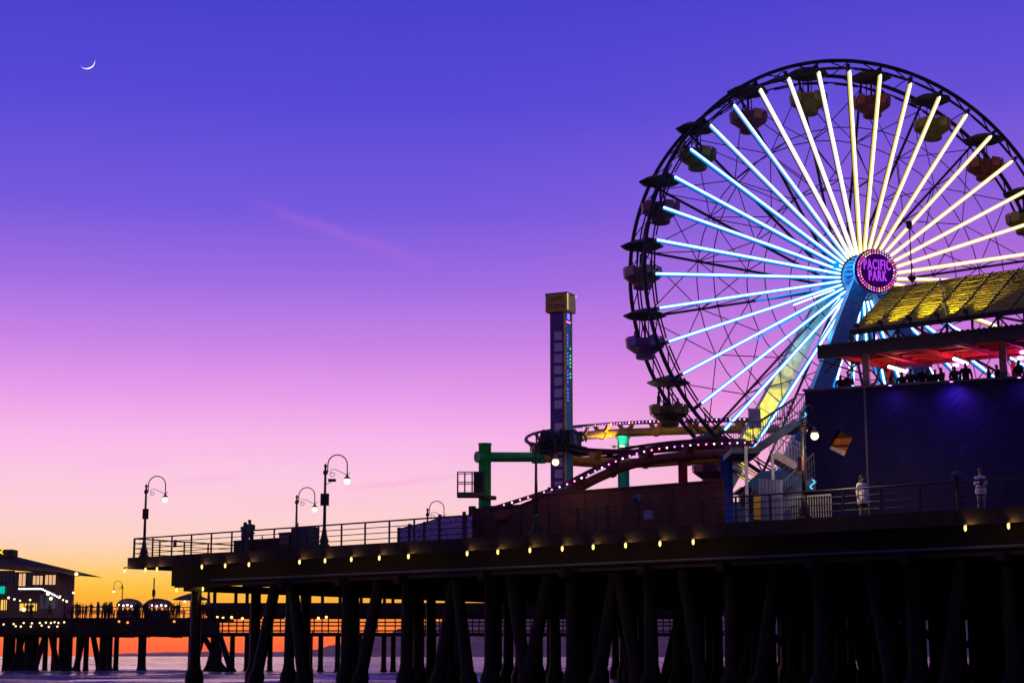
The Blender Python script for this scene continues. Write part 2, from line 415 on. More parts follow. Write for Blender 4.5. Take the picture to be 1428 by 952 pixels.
def bars(t, a, b, n, hh, m, r=.018):
    for i in range(1, n):
        p = Vector(a).lerp(Vector(b), i / n); MB().bar(p, p + Vector((0, 0, hh)), r * 2, r * 2).build('baluster', m, t)
# ------------------------------------------------------------------ street lamps
def lamp_proto():
    t = thing('street_lamp', '', 'street lamp')
    MB().lathe([(.30, 0), (.30, .12), (.20, .22), (.24, .36), (.16, .55), (.11, .9), (.09, 1.0)], 10).build('base', iron, t, smooth=True)
    MB().tube([(0, 0, .95), (0, 0, 2.6), (0, 0, 4.05)], [.085, .07, .055], 8).build('pole', iron, t, smooth=True)
    MB().lathe([(.05, 3.72), (.12, 3.78), (.12, 3.9), (.06, 3.98), (.05, 4.1), (.09, 4.18), (.03, 4.3)], 8).build('collar', iron, t)
    pts = [(0.12, 0, 3.85)] + [(.62 - .5 * math.cos(a), 0, 4.25 + .52 * math.sin(a)) for a in [R(x) for x in range(0, 181, 15)]] + [(1.12, 0, 3.78)]
    MB().tube(pts, .033, 6).build('gooseneck', iron, t, smooth=True)
    sc = [(.46 - .0 + .0, 0, 0)]
    pts = []
    for i in range(14):
        a = R(200 - i * 34 * .8); rr = .05 + .008 * i; pts.append((.36 + rr * math.cos(a), 0, 3.78 + rr * math.sin(a)))
    pts += [(.3, 0, 4.02), (.5, 0, 4.02), (.8, 0, 3.88), (1.05, 0, 3.76), (1.2, 0, 3.78), (1.28, 0, 3.9)]
    MB().tube(pts, .016, 5).build('scroll', iron, t)
    MB().lathe([(.05, 3.80), (.06, 3.68), (.17, 3.56), (.17, 3.53)], 10, (1.12, 0, 0)).build('shade', brass, t)
    MB().ball((1.12, 0, 3.40), .17, 12, 8).build('bulb', bulb_m, t, smooth=True)
    ll = bpy.data.lights.new('lamp_light', 'POINT'); ll.energy = 45; ll.color = (1, .66, .32); ll.shadow_soft_size = .17
    lo = bpy.data.objects.new('lamp_light', ll); COL.objects.link(lo); lo.parent = t; lo.location = (1.12, 0, 3.15)
    return t
LP = lamp_proto(); first = [True]
def lamp(P, rz, label, sc=1.0, signs=()):
    o = LP if first[0] else copy_tree(LP); first[0] = False
    o.location = P; o.rotation_euler = (0, 0, rz); o['label'] = label; o.scale = (sc, sc, sc); return o
boxm = mat('sign_box_paint', (.05, .02, .035), .6)
a = lamp(near(sp(195), .28, ZD), 0.05, 'gooseneck street lamp standing at the corner of the pier end')
MB().box((0.03, -.12, 2.55), (.34, .1, .6)).build('sign_box', boxm, a)
a = lamp(near(sp(445), .35, ZD), 0.05, 'gooseneck street lamp with camera arm and square box beside the outer railing', 1.03)
MB().box((0.0, -.12, 2.45), (.44, .1, .62)).build('sign_box', boxm, a)
MB().bar((0, 0, 3.2), (.4, -.05, 3.42), .03, .03).bar((.15, -.05, 3.45), (.55, -.05, 3.45), .16, .14).build('camera', iron, a)
a = lamp(at(413, 743, 111.0), 0.02, 'gooseneck street lamp on the far side of the deck behind the dark cabinet', 1.0); a.location.z = ZD
MB().box((0.05, -.12, 2.35), (.2, .06, .4)).build('sign_box', mat('notice_pink', (.5, .2, .2), .6), a)
a = lamp(at(596, 743, 121.0), 0.02, 'gooseneck street lamp rising behind the painted mural panels', 1.0); a.location.z = ZD
lamp(near(sp(742), .3, ZD), UANG + .1, 'gooseneck street lamp in front of the striped drop tower', 1.0)
a = lamp(near(sp(1117), .3, ZD), UANG - .55, 'dark street lamp glowing yellow beside the staircase', 1.0)
MB().box((0.0, -.12, 2.35), (.4, .1, .6)).build('sign_box', boxm, a)
for ch in a.children:
    if ch.type == 'LIGHT': ch.data = ch.data.copy(); ch.data.energy = 430
# ------------------------------------------------------------------ ferris wheel
YAW = 0.222; WD = 106.0
wb = Vector((21.34, WD, ZD)); HUB = 24.66 - ZD; RN = 13.36
fw = thing('ferris_wheel', 'giant ferris wheel with white neon spokes and round hub sign', 'ferris wheel', wb, YAW)
PH = R(226.55)
def wp(a, r, y): return Vector((r * math.cos(a), y, HUB + r * math.sin(a)))
def ring(r, y, n=120): return [wp(2 * math.pi * i / n, r, y) for i in range(n)]
YF = 3.0
for y in (0, YF):
    MB().tube(ring(RN + .46, y), .125, 6, True).build('rim', rimm, fw, smooth=True)
    MB().tube(ring(RN + .02, y), .055, 5, True).build('inner_rim', rimm, fw, smooth=True)
    for i in range(40):
        a = PH - R(9) * (i + .5)
        MB().bar(wp(a - .045, RN + .02, y - .06), wp(a + .03, RN + .46, y - .06), .06, .06).bar(wp(a - .06, RN - .1, y - .12), wp(a + .06, RN - .1, y - .12), .09, .07).build('rim_strut', rimm, fw)
    for r in (9.55, 6.3, 3.5):
        MB().tube(ring(r, y, 40), .034, 4, True).build('tie_ring', steel, fw)
core_m = glow('neon_core', (1, 1, 1), 2.6)
core_b = glow('neon_core_blue', (.70, .93, 1), 2.6)
core_y = glow('neon_core_yellow', (1, .98, .84), 2.6)
hb = glow('neon_edge_blue', (.0, .27, 1.0), 1.35); hw = glow('neon_edge_white', (.95, .86, .78), 1.0); hy = glow('neon_edge_yellow', (1.0, .74, .10), .95)
hwb = glow('neon_edge_pale_blue', (.08, .36, 1.0), 1.2)
for k in range(40):
    a = PH - R(9) * k
    ca, sa = math.cos(a), math.sin(a)
    tang = Vector((-sa, 0, ca))
    sk = MB().bar(wp(a, 1.25, .14), wp(a, RN + .3, .14), .20, .18, (0, 1, 0)).build('spoke', steel, fw)
    if k < 10 or k > 27: c, h = core_b, hb
    elif k < 12: c, h = core_m, hwb
    elif k < 15: c, h = core_m, hw
    else: c, h = core_y, hy
    MB().bar(wp(a, 1.5, -.02), wp(a, RN - .25, -.02), .235, .10, (0, 1, 0)).build('light_housing', h, sk)
    MB().tube([wp(a, 1.45, -.12), wp(a, RN - .2, -.12)], .055, 6).build('light_tube', c, sk)
    if k > 31 or k < 5:  # glowing tubes imitate the neon reflected on the structure round the hub
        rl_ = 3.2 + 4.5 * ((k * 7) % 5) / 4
        MB().tube([wp(a + .04, 1.4, 1.2), wp(a + .04, rl_, 1.2)], .05, 6).build('neon_reflection', hb if k % 3 else core_b, fw)
    if k % 2 == 0:
        MB().bar(wp(a, 1.25, YF), wp(a, RN + .3, YF), .13, .13, (0, 1, 0)).build('rear_spoke', steel, fw)
        MB().tube([wp(a, RN + .3, -.1), wp(a, RN + .3, YF + .1)], .07, 6).build('axle', steel, fw)
    MB().bar(wp(a, RN + .4, 0), wp(a, RN + .4, YF), .05, .05).build('tie_bar', steel, fw) if k % 2 else None
    for r in (9.55, 6.3):
        if k % 2 == 0:
            MB().bar(wp(a, r, 0), wp(a, r, YF), .05, .05).build('tie_bar', steel, fw)
            MB().bar(wp(a, r + 3.0, YF), wp(a, r, 0), .05, .05).build('diagonal_brace', steel, fw)
            MB().tube([wp(a, r, YF), wp(a - R(18), r + (3.6 if r > 9 else 3.2), YF)], .03, 4).build('diagonal_brace', steel, fw)
            MB().tube([wp(a, r, YF), wp(a + R(18), r + (3.6 if r > 9 else 3.2), YF)], .03, 4).build('diagonal_brace', steel, fw)
hubm = mat('hub_paint', (.10, .38, .6), .4, spec=.5)
MB().lathe([(1.15, -.4), (1.3, -.35), (1.3, .35), (.75, .4), (.75, 2.6), (1.3, 2.65), (1.3, 3.35), (1.1, 3.4)], 32, (0, 0, HUB), 'y').build('hub_drum', hubm, fw)
for k in range(24):
    a = 2 * math.pi * k / 24
    MB().bar(wp(a, 1.32, -.2), wp(a, .98, -1.55), .06, .10, (0, 1, 0)).build('hub_rib', hubm, fw)
MB().tube([wp(0, 0, -1.5), wp(0, 0, 4.6)], .5, 16).build('axle', hubm, fw)
# support legs: two A-frames
legw = mat('leg_white_paint', (.72, .72, .62), .5)
legm = mat('leg_paint', (.10, .26, .48), .45, spec=.4)
for y, w, yb in ((-.95, 1.05, -1.9), (3.95, 1.05, 4.9)):
    for sx in (-1, 1):
        MB().bar(wp(0, 0, y) + Vector((sx * .25, 0, .2)), (sx * (7.9 if y < 0 else 10.2), yb, 0), w, .7, (0, 1, 0)).build('support_leg', legm if y < 0 else legw, fw)
    pass
    MB().bar((-5.4, y - .5, 5.2), (5.4, y - .5, 5.2), .35, .35).build('cross_beam', bluesteel, fw)
for lx, ly, lz, en in ((-2.2, -1.6, .4, 240), (1.6, -1.4, -2.0, 150), (-3.0, 1.5, -2.6, 300)):
    ll = bpy.data.lights.new('hub_light', 'POINT'); ll.energy = en; ll.color = (.05, .45, 1); ll.shadow_soft_size = .4
    lo = bpy.data.objects.new('hub_light', ll); COL.objects.link(lo); lo.parent = fw; lo.location = (lx, ly, HUB + lz)
    MB().box((lx, ly + .3, HUB + lz), (.3, .2, .3)).build('hub_flood', hb, fw)
ll = bpy.data.lights.new('leg_flood', 'SPOT'); ll.energy = 15000; ll.color = (1, .82, .05); ll.spot_size = R(30); ll.spot_blend = .7; ll.shadow_soft_size = .2
lo = bpy.data.objects.new('leg_flood', ll); COL.objects.link(lo); lo.parent = fw; lo.location = (-7.6, .3, .9)
lo.rotation_euler = (Vector((-4.6, 4.4, 9.4)) - lo.location).to_track_quat('-Z', 'Y').to_euler()
MB().box((-7.7, .1, .4), (.5, .5, .6)).build('leg_flood_lamp', shell0, fw)
# hub sign
sg = MB().lathe([(1.28, .12), (1.36, .06), (1.36, -.06), (1.30, -.12), (1.26, -.10)], 48, (0, -2.1, HUB), 'y').build('sign', glow('sign_face', (.05, .0, .16), .55), fw)
MB().lathe([(1.40, .20), (1.40, .10), (1.37, .05), (1.37, .20)], 48, (0, -2.1, HUB), 'y').build('sign_back', hubm, fw)
bulbcols = [(1, .12, .75), (1, .05, .12), (1, .5, .12), (.75, .85, 1), (.35, .35, 1), (.9, .2, 1)]
bm_ = [glow('sign_bulb_%d' % i, c, 1.5) for i, c in enumerate(bulbcols)]
for rr, n, off in ((1.24, 46, 0), (1.09, 40, .5)):
    for i in range(n):
        a = 2 * math.pi * (i + off) / n
        q = random.choice((0, 0, 0, 1, 1, 2, 2, 3, 4, 5))
        MB().ball(Vector((rr * math.cos(a), -2.26, HUB + rr * math.sin(a))), .052, 6, 4).build('sign_bulb', bm_[int(q)], sg)
def text_mesh(txt, size, m, name, outline=None, ext=0.0, align='CENTER', space=1.0):
    c = bpy.data.curves.new(name, 'FONT'); c.body = txt; c.size = size; c.align_x = align; c.align_y = 'CENTER'; c.space_character = space
    c.extrude = ext
    if outline: c.fill_mode = 'NONE'; c.bevel_depth = outline; c.bevel_resolution = 1
    o = bpy.data.objects.new(name, c); COL.objects.link(o)
    dg = bpy.context.evaluated_depsgraph_get(); dg.update()
    me = bpy.data.meshes.new_from_object(o.evaluated_get(dg)); me.name = name
    bpy.data.objects.remove(o); me.materials.clear(); me.materials.append(m); return me
def text(txt, size, m, parent, loc, rot, outline=None, name='lettering', sx=1, ext=0.0, space=1.0):
    o = obj(name, text_mesh(txt, size, m, name, outline, ext, space=space), parent, loc, rot); o.scale = (sx, 1, 1); return o
neonp = glow('neon_purple', (.50, .06, .95), 1.5); neond = glow('neon_letter_fill', (.05, .0, .16), .5)
for txt, dz in (('PACIFIC', .33), ('PARK', -.35)):
    text(txt, .86, neonp, sg, (0, -2.27, HUB + dz), (R(90), 0, 0), .020, sx=.50, space=1.18)
# ------------------------------------------------------------------ people
def skin_body(name, pts, edges, rad, matmap, mats, root=0):
    me = bpy.data.meshes.new(name); me.from_pydata(pts, edges, [])
    o = bpy.data.objects.new(name, me); COL.objects.link(o)
    o.modifiers.new('skin', 'SKIN'); sd = o.modifiers.new('sub', 'SUBSURF'); sd.levels = 1; sd.render_levels = 1
    for i, v in enumerate(me.skin_vertices[0].data):
        v.radius = rad[i] if isinstance(rad[i], tuple) else (rad[i], rad[i]); v.use_root = i == root
    dg = bpy.context.evaluated_depsgraph_get(); dg.update()
    out = bpy.data.meshes.new_from_object(o.evaluated_get(dg)); out.name = name
    bpy.data.objects.remove(o)
    out.materials.clear()
    for m in mats: out.materials.append(m)
    V = [Vector(p) for p in pts]
    for p in out.polygons:
        p.use_smooth = True
        best, bi = 1e9, 0
        for ei, (a, b) in enumerate(edges):
            ab = V[b] - V[a]; t = max(0, min(1, (p.center - V[a]).dot(ab) / max(1e-9, ab.length_squared)))
            d = (p.center - V[a] - ab * t).length - .5 * (((rad[a][0] if isinstance(rad[a], tuple) else rad[a]) + (rad[b][0] if isinstance(rad[b], tuple) else rad[b])) / 2)
            if d < best: best, bi = d, ei
        p.material_index = matmap(p.center, edges[bi])
    return out
def person_mesh(name, shirt, pants, skin, hair, pose='stand', sleeves=True, longhair=False, cap=None, shorts=False, coat=0):
    P = []; Rr = []; E_ = []; tagv = []
    def v(x, y, z, r, tg, par=None):
        P.append((x, y, z)); Rr.append(r); tagv.append(tg)
        if par is not None: E_.append((par, len(P) - 1))
        return len(P) - 1
    sit = pose == 'sit'
    pz = .95 if not sit else .50
    pel = v(0, 0, pz, (.15, .115), 'p'); sp_ = v(0, 0, pz + .2, (.14, .10), 's', pel); ch = v(0, .01, pz + .40, (.175, .12), 's', sp_)
    nb = v(0, .01, pz + .52, (.07, .065), 's', ch); nk = v(0, 0, pz + .57, .052, 'k', nb); h1 = v(0, -.012, pz + .63, (.07, .08), 'k', nk)
    h2 = v(0, -.008, pz + .70, (.082, .098), 'h', h1); h3 = v(0, 0, pz + .765, (.066, .078), 'h', h2)
    for sx in (-1, 1):
        sh = v(sx * .18, .01, pz + .46, .068, 's', ch)
        if pose == 'stand': el, wr, hd = (sx * .25, .03, pz + .19), (sx * .26, -.05, pz - .03), (sx * .255, -.075, pz - .11)
        elif pose == 'chest': el, wr, hd = (sx * .24, -.02, pz + .18), (sx * .10, -.20, pz + .26), (sx * .05, -.23, pz + .30)
        elif pose == 'phone': el, wr, hd = ((sx * .24, -.02, pz + .2), (sx * .12, -.22, pz + .48), (sx * .09, -.22, pz + .55)) if sx > 0 else ((sx * .25, .03, pz + .19), (sx * .27, -.05, pz - .02), (sx * .26, -.07, pz - .1))
        elif pose == 'lean': el, wr, hd = (sx * .26, -.12, pz + .22), (sx * .16, -.36, pz + .16), (sx * .12, -.42, pz + .15)
        elif pose == 'wave': el, wr, hd = ((-.34, -.02, pz + .34), (-.46, -.05, pz + .16), (-.5, -.05, pz + .12)) if sx < 0 else ((.26, -.06, pz + .2), (.2, -.25, pz + .16), (.17, -.3, pz + .16))
        else: el, wr, hd = (sx * .25, -.04, pz + .2), (sx * .2, -.26, pz + .12), (sx * .17, -.33, pz + .12)
        e = v(*el, .052, 's' if sleeves else 'a', sh); w = v(*wr, .036, 's' if sleeves else 'a', e); h = v(*hd, (.042, .026), 'a', w)
        W0, H0 = Vector(wr), Vector(hd); d = (H0 - W0).normalized(); side = d.cross(Vector((0, 1, 0.2))).normalized()
        for fi, fl in enumerate((.075, .085, .08, .062)):
            b = H0 + side * ((fi - 1.5) * .018); tip = b + d * fl + Vector((0, -.02, -.01))
            b1 = v(*b, .010, 'a', h); v(*(b.lerp(tip, .55) + Vector((0, .008, 0))), .009, 'a', b1); v(*tip, .007, 'a', len(P) - 1)
        tb = v(*(W0.lerp(H0, .5) + side * (.03 * sx)), .011, 'a', w); v(*(H0 + side * (.055 * sx) + d * .02), .009, 'a', tb)
        hp = v(sx * .09, 0, pz - .06, (.098, .10), 'p', pel)
        if sit:
            kn = v(sx * .12, -.42, pz - .03, .072, 'p', hp); an = v(sx * .12, -.42, .09, .048, 'p', kn); v(sx * .12, -.56, .035, .04, 'f', an)
        else:
            dx = .02 if pose != 'walk' else 0
            dy = (.14 * sx) if pose == 'walk' else 0
            kn = v(sx * .10, -.02 + dy, .50, (.07, .072), 'p', hp); an = v(sx * .11, .02 + dy * 1.6, .09, .046, 'l' if shorts else 'p', kn); v(sx * .125, -.12 + dy * 1.6, .035, (.042, .034), 'f', an)
    # nose
    v(0, -.112, pz + .672, .012, 'k', h2)
    mats = [shirt, pants, skin, hair, iron]
    hz = pz
    def mm(c, e):
        t = tagv[e[1]]
        if t in 'h' or (t == 'k' and e[0] == h2):
            if c.z > hz + .735 or c.y > .025 + (.0 if c.z > hz + .66 else .05): return 3
            if longhair and abs(c.x) > .055 and c.z > hz + .6: return 3
            return 2
        if t == 'k': return 3 if (longhair and c.y > .02) else 2
        if t == 'a': return 2
        if t == 'l': return 2
        if t == 'f': return 4
        if t == 's': return 0
        if t == 'p':
            if shorts and c.z < .52: return 2
            if c.z > hz + .06: return 0
            if coat and c.z > coat and abs(c.x) < .25: return 0
            return 1
        return 0
    return skin_body(name, P, E_, Rr, mm, mats)
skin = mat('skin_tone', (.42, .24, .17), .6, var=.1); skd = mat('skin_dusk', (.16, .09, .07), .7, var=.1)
hair = mat('dark_hair', (.012, .009, .008), .6); white_c = mat('white_cloth', (.74, .70, .74), .85, bump=.3, bscale=30); black_c = mat('black_cloth', (.012, .012, .016), .85)
navy_c = mat('navy_cloth', (.03, .03, .07), .85); maroon_c = mat('maroon_cloth', (.08, .02, .03), .85); grey_c = mat('grey_cloth', (.08, .08, .09), .85); tan_c = mat('tan_cloth', (.4, .34, .3), .85)
PM = {
 'a': person_mesh('person', white_c, black_c, skin, hair, 'stand', longhair=True, shorts=True),
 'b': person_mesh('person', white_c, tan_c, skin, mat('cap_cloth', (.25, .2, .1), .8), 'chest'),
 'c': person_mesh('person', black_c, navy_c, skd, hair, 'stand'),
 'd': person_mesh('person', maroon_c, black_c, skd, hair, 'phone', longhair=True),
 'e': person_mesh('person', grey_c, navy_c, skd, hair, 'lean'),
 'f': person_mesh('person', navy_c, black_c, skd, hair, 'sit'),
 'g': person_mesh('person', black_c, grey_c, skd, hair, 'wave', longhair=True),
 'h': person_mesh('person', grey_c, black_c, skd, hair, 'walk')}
def person(kind, P, rz, label, group=None, sc=1.0, pz=None):
    o = obj('person', PM[kind], None, P, (0, 0, rz)); o.scale = (sc, sc, sc); return tag(o, label, 'person', group)
# the two strollers behind the outer railing
q = at(1203, 700, 73.6); q.z = ZD; A = person('a', q, .35, 'person in a white jacket and black shorts with long dark hair', sc=1.0)
eye = MB().ball((-.032, -.1, 1.655), .011, 6, 4).ball((.032, -.1, 1.655), .011, 6, 4).mesh('eyes', black_c); obj('eyes', eye, A)
MB().lathe([(.21, .60), (.235, .78), (.20, 1.1)], 14).build('jacket_hem', white_c, A)
MB().ball((0, .03, 1.675), .122, 12, 8, 1.05).lathe([(.06, 1.38), (.10, 1.45), (.10, 1.62)], 10, (0, .05, 0)).build('hair', hair, A, smooth=True)
MB().lathe([(.19, .50), (.20, .70), (.17, .95)], 14).build('shorts', black_c, A)
q = at(1368, 690, 70.8); q.z = ZD; A = person('b', q, -.1, 'person in white shirt and pale trousers wearing a cap', sc=1.0)
obj('eyes', eye, A)
MB().lathe([(.092, 1.69), (.100, 1.72), (.085, 1.765), (.03, 1.785)], 14).box((0, -.12, 1.70), (.13, .1, .012)).build('cap', MATS['cap_cloth'], A)
MB().box((.0, -.24, 1.22), (.12, .1, .30)).build('bag', maroon_c, A)
MB().lathe([(.215, .74), (.225, .9), (.19, 1.1)], 14).build('shirt_hem', white_c, A)
q = at(341, 745, 97.6); q.z = ZD; person('e', q, 2.4, 'person leaning close to a taller companion at the outer railing', sc=.93).scale = (1.3, 1.3, .95)
q = at(348, 745, 97.4); q.z = ZD; person('e', q, -2.5, 'taller person embracing a shorter companion at the outer railing', sc=.99).scale = (1.35, 1.35, 1.02)
# ------------------------------------------------------------------ gondolas
canopy_m = mat('canopy_fabric', (.09, .08, .07), .6)
GC = {'olive': (.30, .25, .07), 'red': (.40, .10, .08), 'yellow': (.42, .29, .07), 'maroon': (.36, .09, .14), 'mauve': (.5, .3, .32), 'purple': (.36, .16, .55)}
def gondola(label, col, ang, riders=0):
    P = fw.matrix_basis @ wp(R(ang), RN + .25, 1.5)
    t = thing('gondola', label, 'gondola', (P.x, P.y, P.z - 2.75), YAW + .2, 'ferris wheel gondolas')
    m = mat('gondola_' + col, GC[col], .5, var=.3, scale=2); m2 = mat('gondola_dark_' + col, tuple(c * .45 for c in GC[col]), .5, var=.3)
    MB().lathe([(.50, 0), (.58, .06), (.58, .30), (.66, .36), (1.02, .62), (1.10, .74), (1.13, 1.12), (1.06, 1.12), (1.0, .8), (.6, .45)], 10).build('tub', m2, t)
    pm = MB()
    for k in range(10):
        a0, a1 = 2 * math.pi * (k + .07) / 10, 2 * math.pi * (k + .93) / 10
        r0, r1 = 1.085, 1.15
        top = 1.12 + (.14 if k % 3 else .0)
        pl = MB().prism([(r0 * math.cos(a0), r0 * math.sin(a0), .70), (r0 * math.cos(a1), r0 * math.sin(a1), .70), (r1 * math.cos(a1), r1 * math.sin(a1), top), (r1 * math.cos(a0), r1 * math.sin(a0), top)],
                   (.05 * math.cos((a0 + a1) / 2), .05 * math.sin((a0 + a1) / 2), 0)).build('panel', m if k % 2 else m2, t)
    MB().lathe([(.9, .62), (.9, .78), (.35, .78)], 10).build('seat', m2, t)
    MB().lathe([(.1, 2.42), (1.05, 2.50), (1.32, 2.60), (1.30, 2.66), (.75, 2.90), (.25, 3.02), (.05, 3.10)], 8, ph=.5).build('canopy', canopy_m, t)
    MB().tube([(0, 0, .3), (0, 0, 3.0)], .07, 6).build('centre_post', steel, t)
    for sx in (-.35, .35):
        MB().tube([(sx, .1, .7), (sx * .8, .1, 2.55)], .035, 5).build('hanger', steel, t)
    for i in range(riders):
        a = [3.3, 5.6, 4.5, .7][i]
        q = Vector((t.location.x + .62 * math.cos(a), t.location.y + .5 * math.sin(a), t.location.z + .42))
        person('g' if i == 0 and riders == 3 else 'f', q, random.uniform(-2, 2), ['rider seated in the %s gondola' % col, 'second rider seated in the %s gondola' % col, 'third rider seated in the %s gondola' % col][i] + {208.55: ' just above the yellow track', 190.55: ' with violet panels', 172.55: ' level with the hub'}.get(ang, ''), 'riders in the gondolas')
    return t
for lab, col, ang, rd in (
    ('dark maroon gondola hanging low behind the brown wall', 'maroon', 226.55, 0),
    ('olive gondola with three riders just above the yellow track', 'olive', 208.55, 3),
    ('purple panelled gondola with two riders below the hub level', 'purple', 190.55, 2),
    ('mauve gondola with riders level with the hub sign', 'mauve', 172.55, 2),
    ('maroon gondola one place above the mauve one', 'maroon', 154.55, 0),
    ('olive gondola between the two maroon gondolas', 'olive', 136.55, 0),
    ('maroon gondola between an olive and a yellow gondola', 'maroon', 118.55, 0),
    ('yellow gondola near the top beside a maroon one', 'yellow', 100.55, 0),
    ('red gondola near the top between two yellow gondolas', 'red', 82.55, 0),
    ('yellow gondola between two red gondolas', 'yellow', 64.55, 0),
    ('red gondola hanging in front of the yellow neon spokes', 'red', 46.55, 0),
    ('yellow gondola partly cut off beside the red one', 'yellow', 28.55, 0)):
    gondola(lab, col, ang, rd)
# ------------------------------------------------------------------ drop tower
TD = 91.5
tb = at(783, 700, TD); tb.z = ZD
tw = thing('drop_tower', 'tall purple and teal drop tower with gold head box', 'drop tower', tb, R(-27))
ztop = at(780, 436, TD).z - ZD
purp = mat('tower_purple', (.16, .05, .26), .6); teal = mat('tower_teal', (.01, .36, .50), .5); gold = mat('tower_gold', (.85, .55, .04), .45); lil = mat('tower_panel', (.62, .48, .66), .6, var=.1)
WX, WY = .85, .80
MB().box((0, 0, ztop / 2), (WX, WY, ztop)).build('mast', purp, tw)
MB().box((WX / 2 + .012, 0, ztop / 2), (.02, WY * .8, ztop - .05)).build('side_panel', teal, tw)
for y in (-1, 1): MB().box((WX / 2, y * WY / 2, ztop / 2), (.09, .09, ztop)).build('edge_trim', gold, tw)
for i in range(20):
    z = ztop - 1.30 - i * .60
    if z < .4: break
    if i == 7: continue
    MB().box((.05, -WY / 2 - .012, z), (.44, .03, .44)).build('square_panel', lil, tw)
cols = [('led_blue', (.15, .12, 1)), ('led_green', (.05, .8, .2))]
for i in range(22):
    for (nm, c), yy, skip in ((cols[0], -.12, 4), (cols[1], .2, 4)):
        if (i % 5) == skip or (nm == 'led_green' and (i < 3 or i > 11)) or (nm == 'led_blue' and i > 19): continue
        MB().box((WX / 2 + .03, yy, ztop - 1.25 - i * .19 - (.1 if nm == 'led_green' else 0)), (.02, .07, .07)).build('light', glow(nm, c, 2.4), tw)
MB().box((WX / 2 + .03, 0, ztop - .55), (.02, .5, .08)).build('light', glow('led_pink', (1, .15, .5), 2), tw)
MB().box((WX / 2 + .03, 0, ztop - .25), (.02, .25, .3)).build('light', glow('led_blue', (.15, .12, 1), 2), tw)
hd = MB().box((0, 0, ztop + .45), (1.24, 1.06, .95)).build('head_box', mat('head_brown', (.62, .36, .06), .55), tw)
MB().box((.63, 0, ztop + .45), (.03, .98, .86)).build('side_plate', gold, hd)
MB().box((0, 0, ztop + .945), (1.28, 1.10, .06)).build('lid', mat('head_lid', (.03, .05, .07), .5), hd)
for i in range(7): MB().ball((.66, -.50, ztop + .08 + i * .13), .035, 6, 4).build('bulb', garl0, hd)
MB().ball((.66, .5, ztop + .9), .04, 6, 4).build('bulb', garl0, hd)
tm = mat('head_lettering', (.30, .14, .10), .6)
text('PACIFIC', .40, tm, hd, (0, -.545, ztop + .63), (R(90), 0, 0), sx=.62, ext=.006)
text('PLUNGE', .40, tm, hd, (0, -.545, ztop + .26), (R(90), 0, 0), sx=.62, ext=.006)
# ride car around the mast, at rest
cz = at(783, 622, TD).z
rc = thing('ride_carriage', 'dark ring of seats and riders around the drop tower mast', 'ride car', (tb.x, tb.y, cz), R(-27)); rc.scale = (.84, .84, .84)
darkc = mat('carriage_dark', (.03, .028, .035), .6)
for sx, sy, w, d in ((0, -1, 1.9, .25), (0, 1, 1.9, .25), (-1, 0, .25, 1.55), (1, 0, .25, 1.55)):
    MB().box((sx * .82, sy * .78, .3), (w, d, .7)).build('frame', darkc, rc)
for sx, sy, n in ((0, -1, 3), (1, 0, 3), (-1, 0, 3)):
    for i in range(n):
        o = (i - 1) * .62
        c = Vector((sx * 1.15 + (o if sx == 0 else 0), sy * 1.1 + (o if sy == 0 else 0), 0))
        fx, fy = sx, sy
        MB().box(c + Vector((0, 0, -.1)), (.5, .5, .12)).build('seat', darkc, rc)
        MB().box(c + Vector((-fx * .22, -fy * .22, .4)), (.5 if sy else .1, .5 if sx else .1, .95)).build('seat_back', darkc if i != 1 else bluesteel, rc)
        MB().tube([c + Vector((-.15, 0, .9)), c + Vector((fx * .25 - .15 * abs(fy), fy * .25, .55)), c + Vector((fx * .25, fy * .25, .25))], .05, 6).build('restraint', darkc, rc)
MB().box((0, 0, -.35), (2.6, 2.4, .12)).build('floor_frame', darkc, rc)
for i in range(3):
    o = (i - 1) * .62
    p = rc.matrix_basis @ Vector((o, -1.12, -.42 + .0))
    person('f', (p.x, p.y, p.z + .0), R(-27), 'rider strapped into the drop tower seat ring', 'riders on the drop tower', .92)
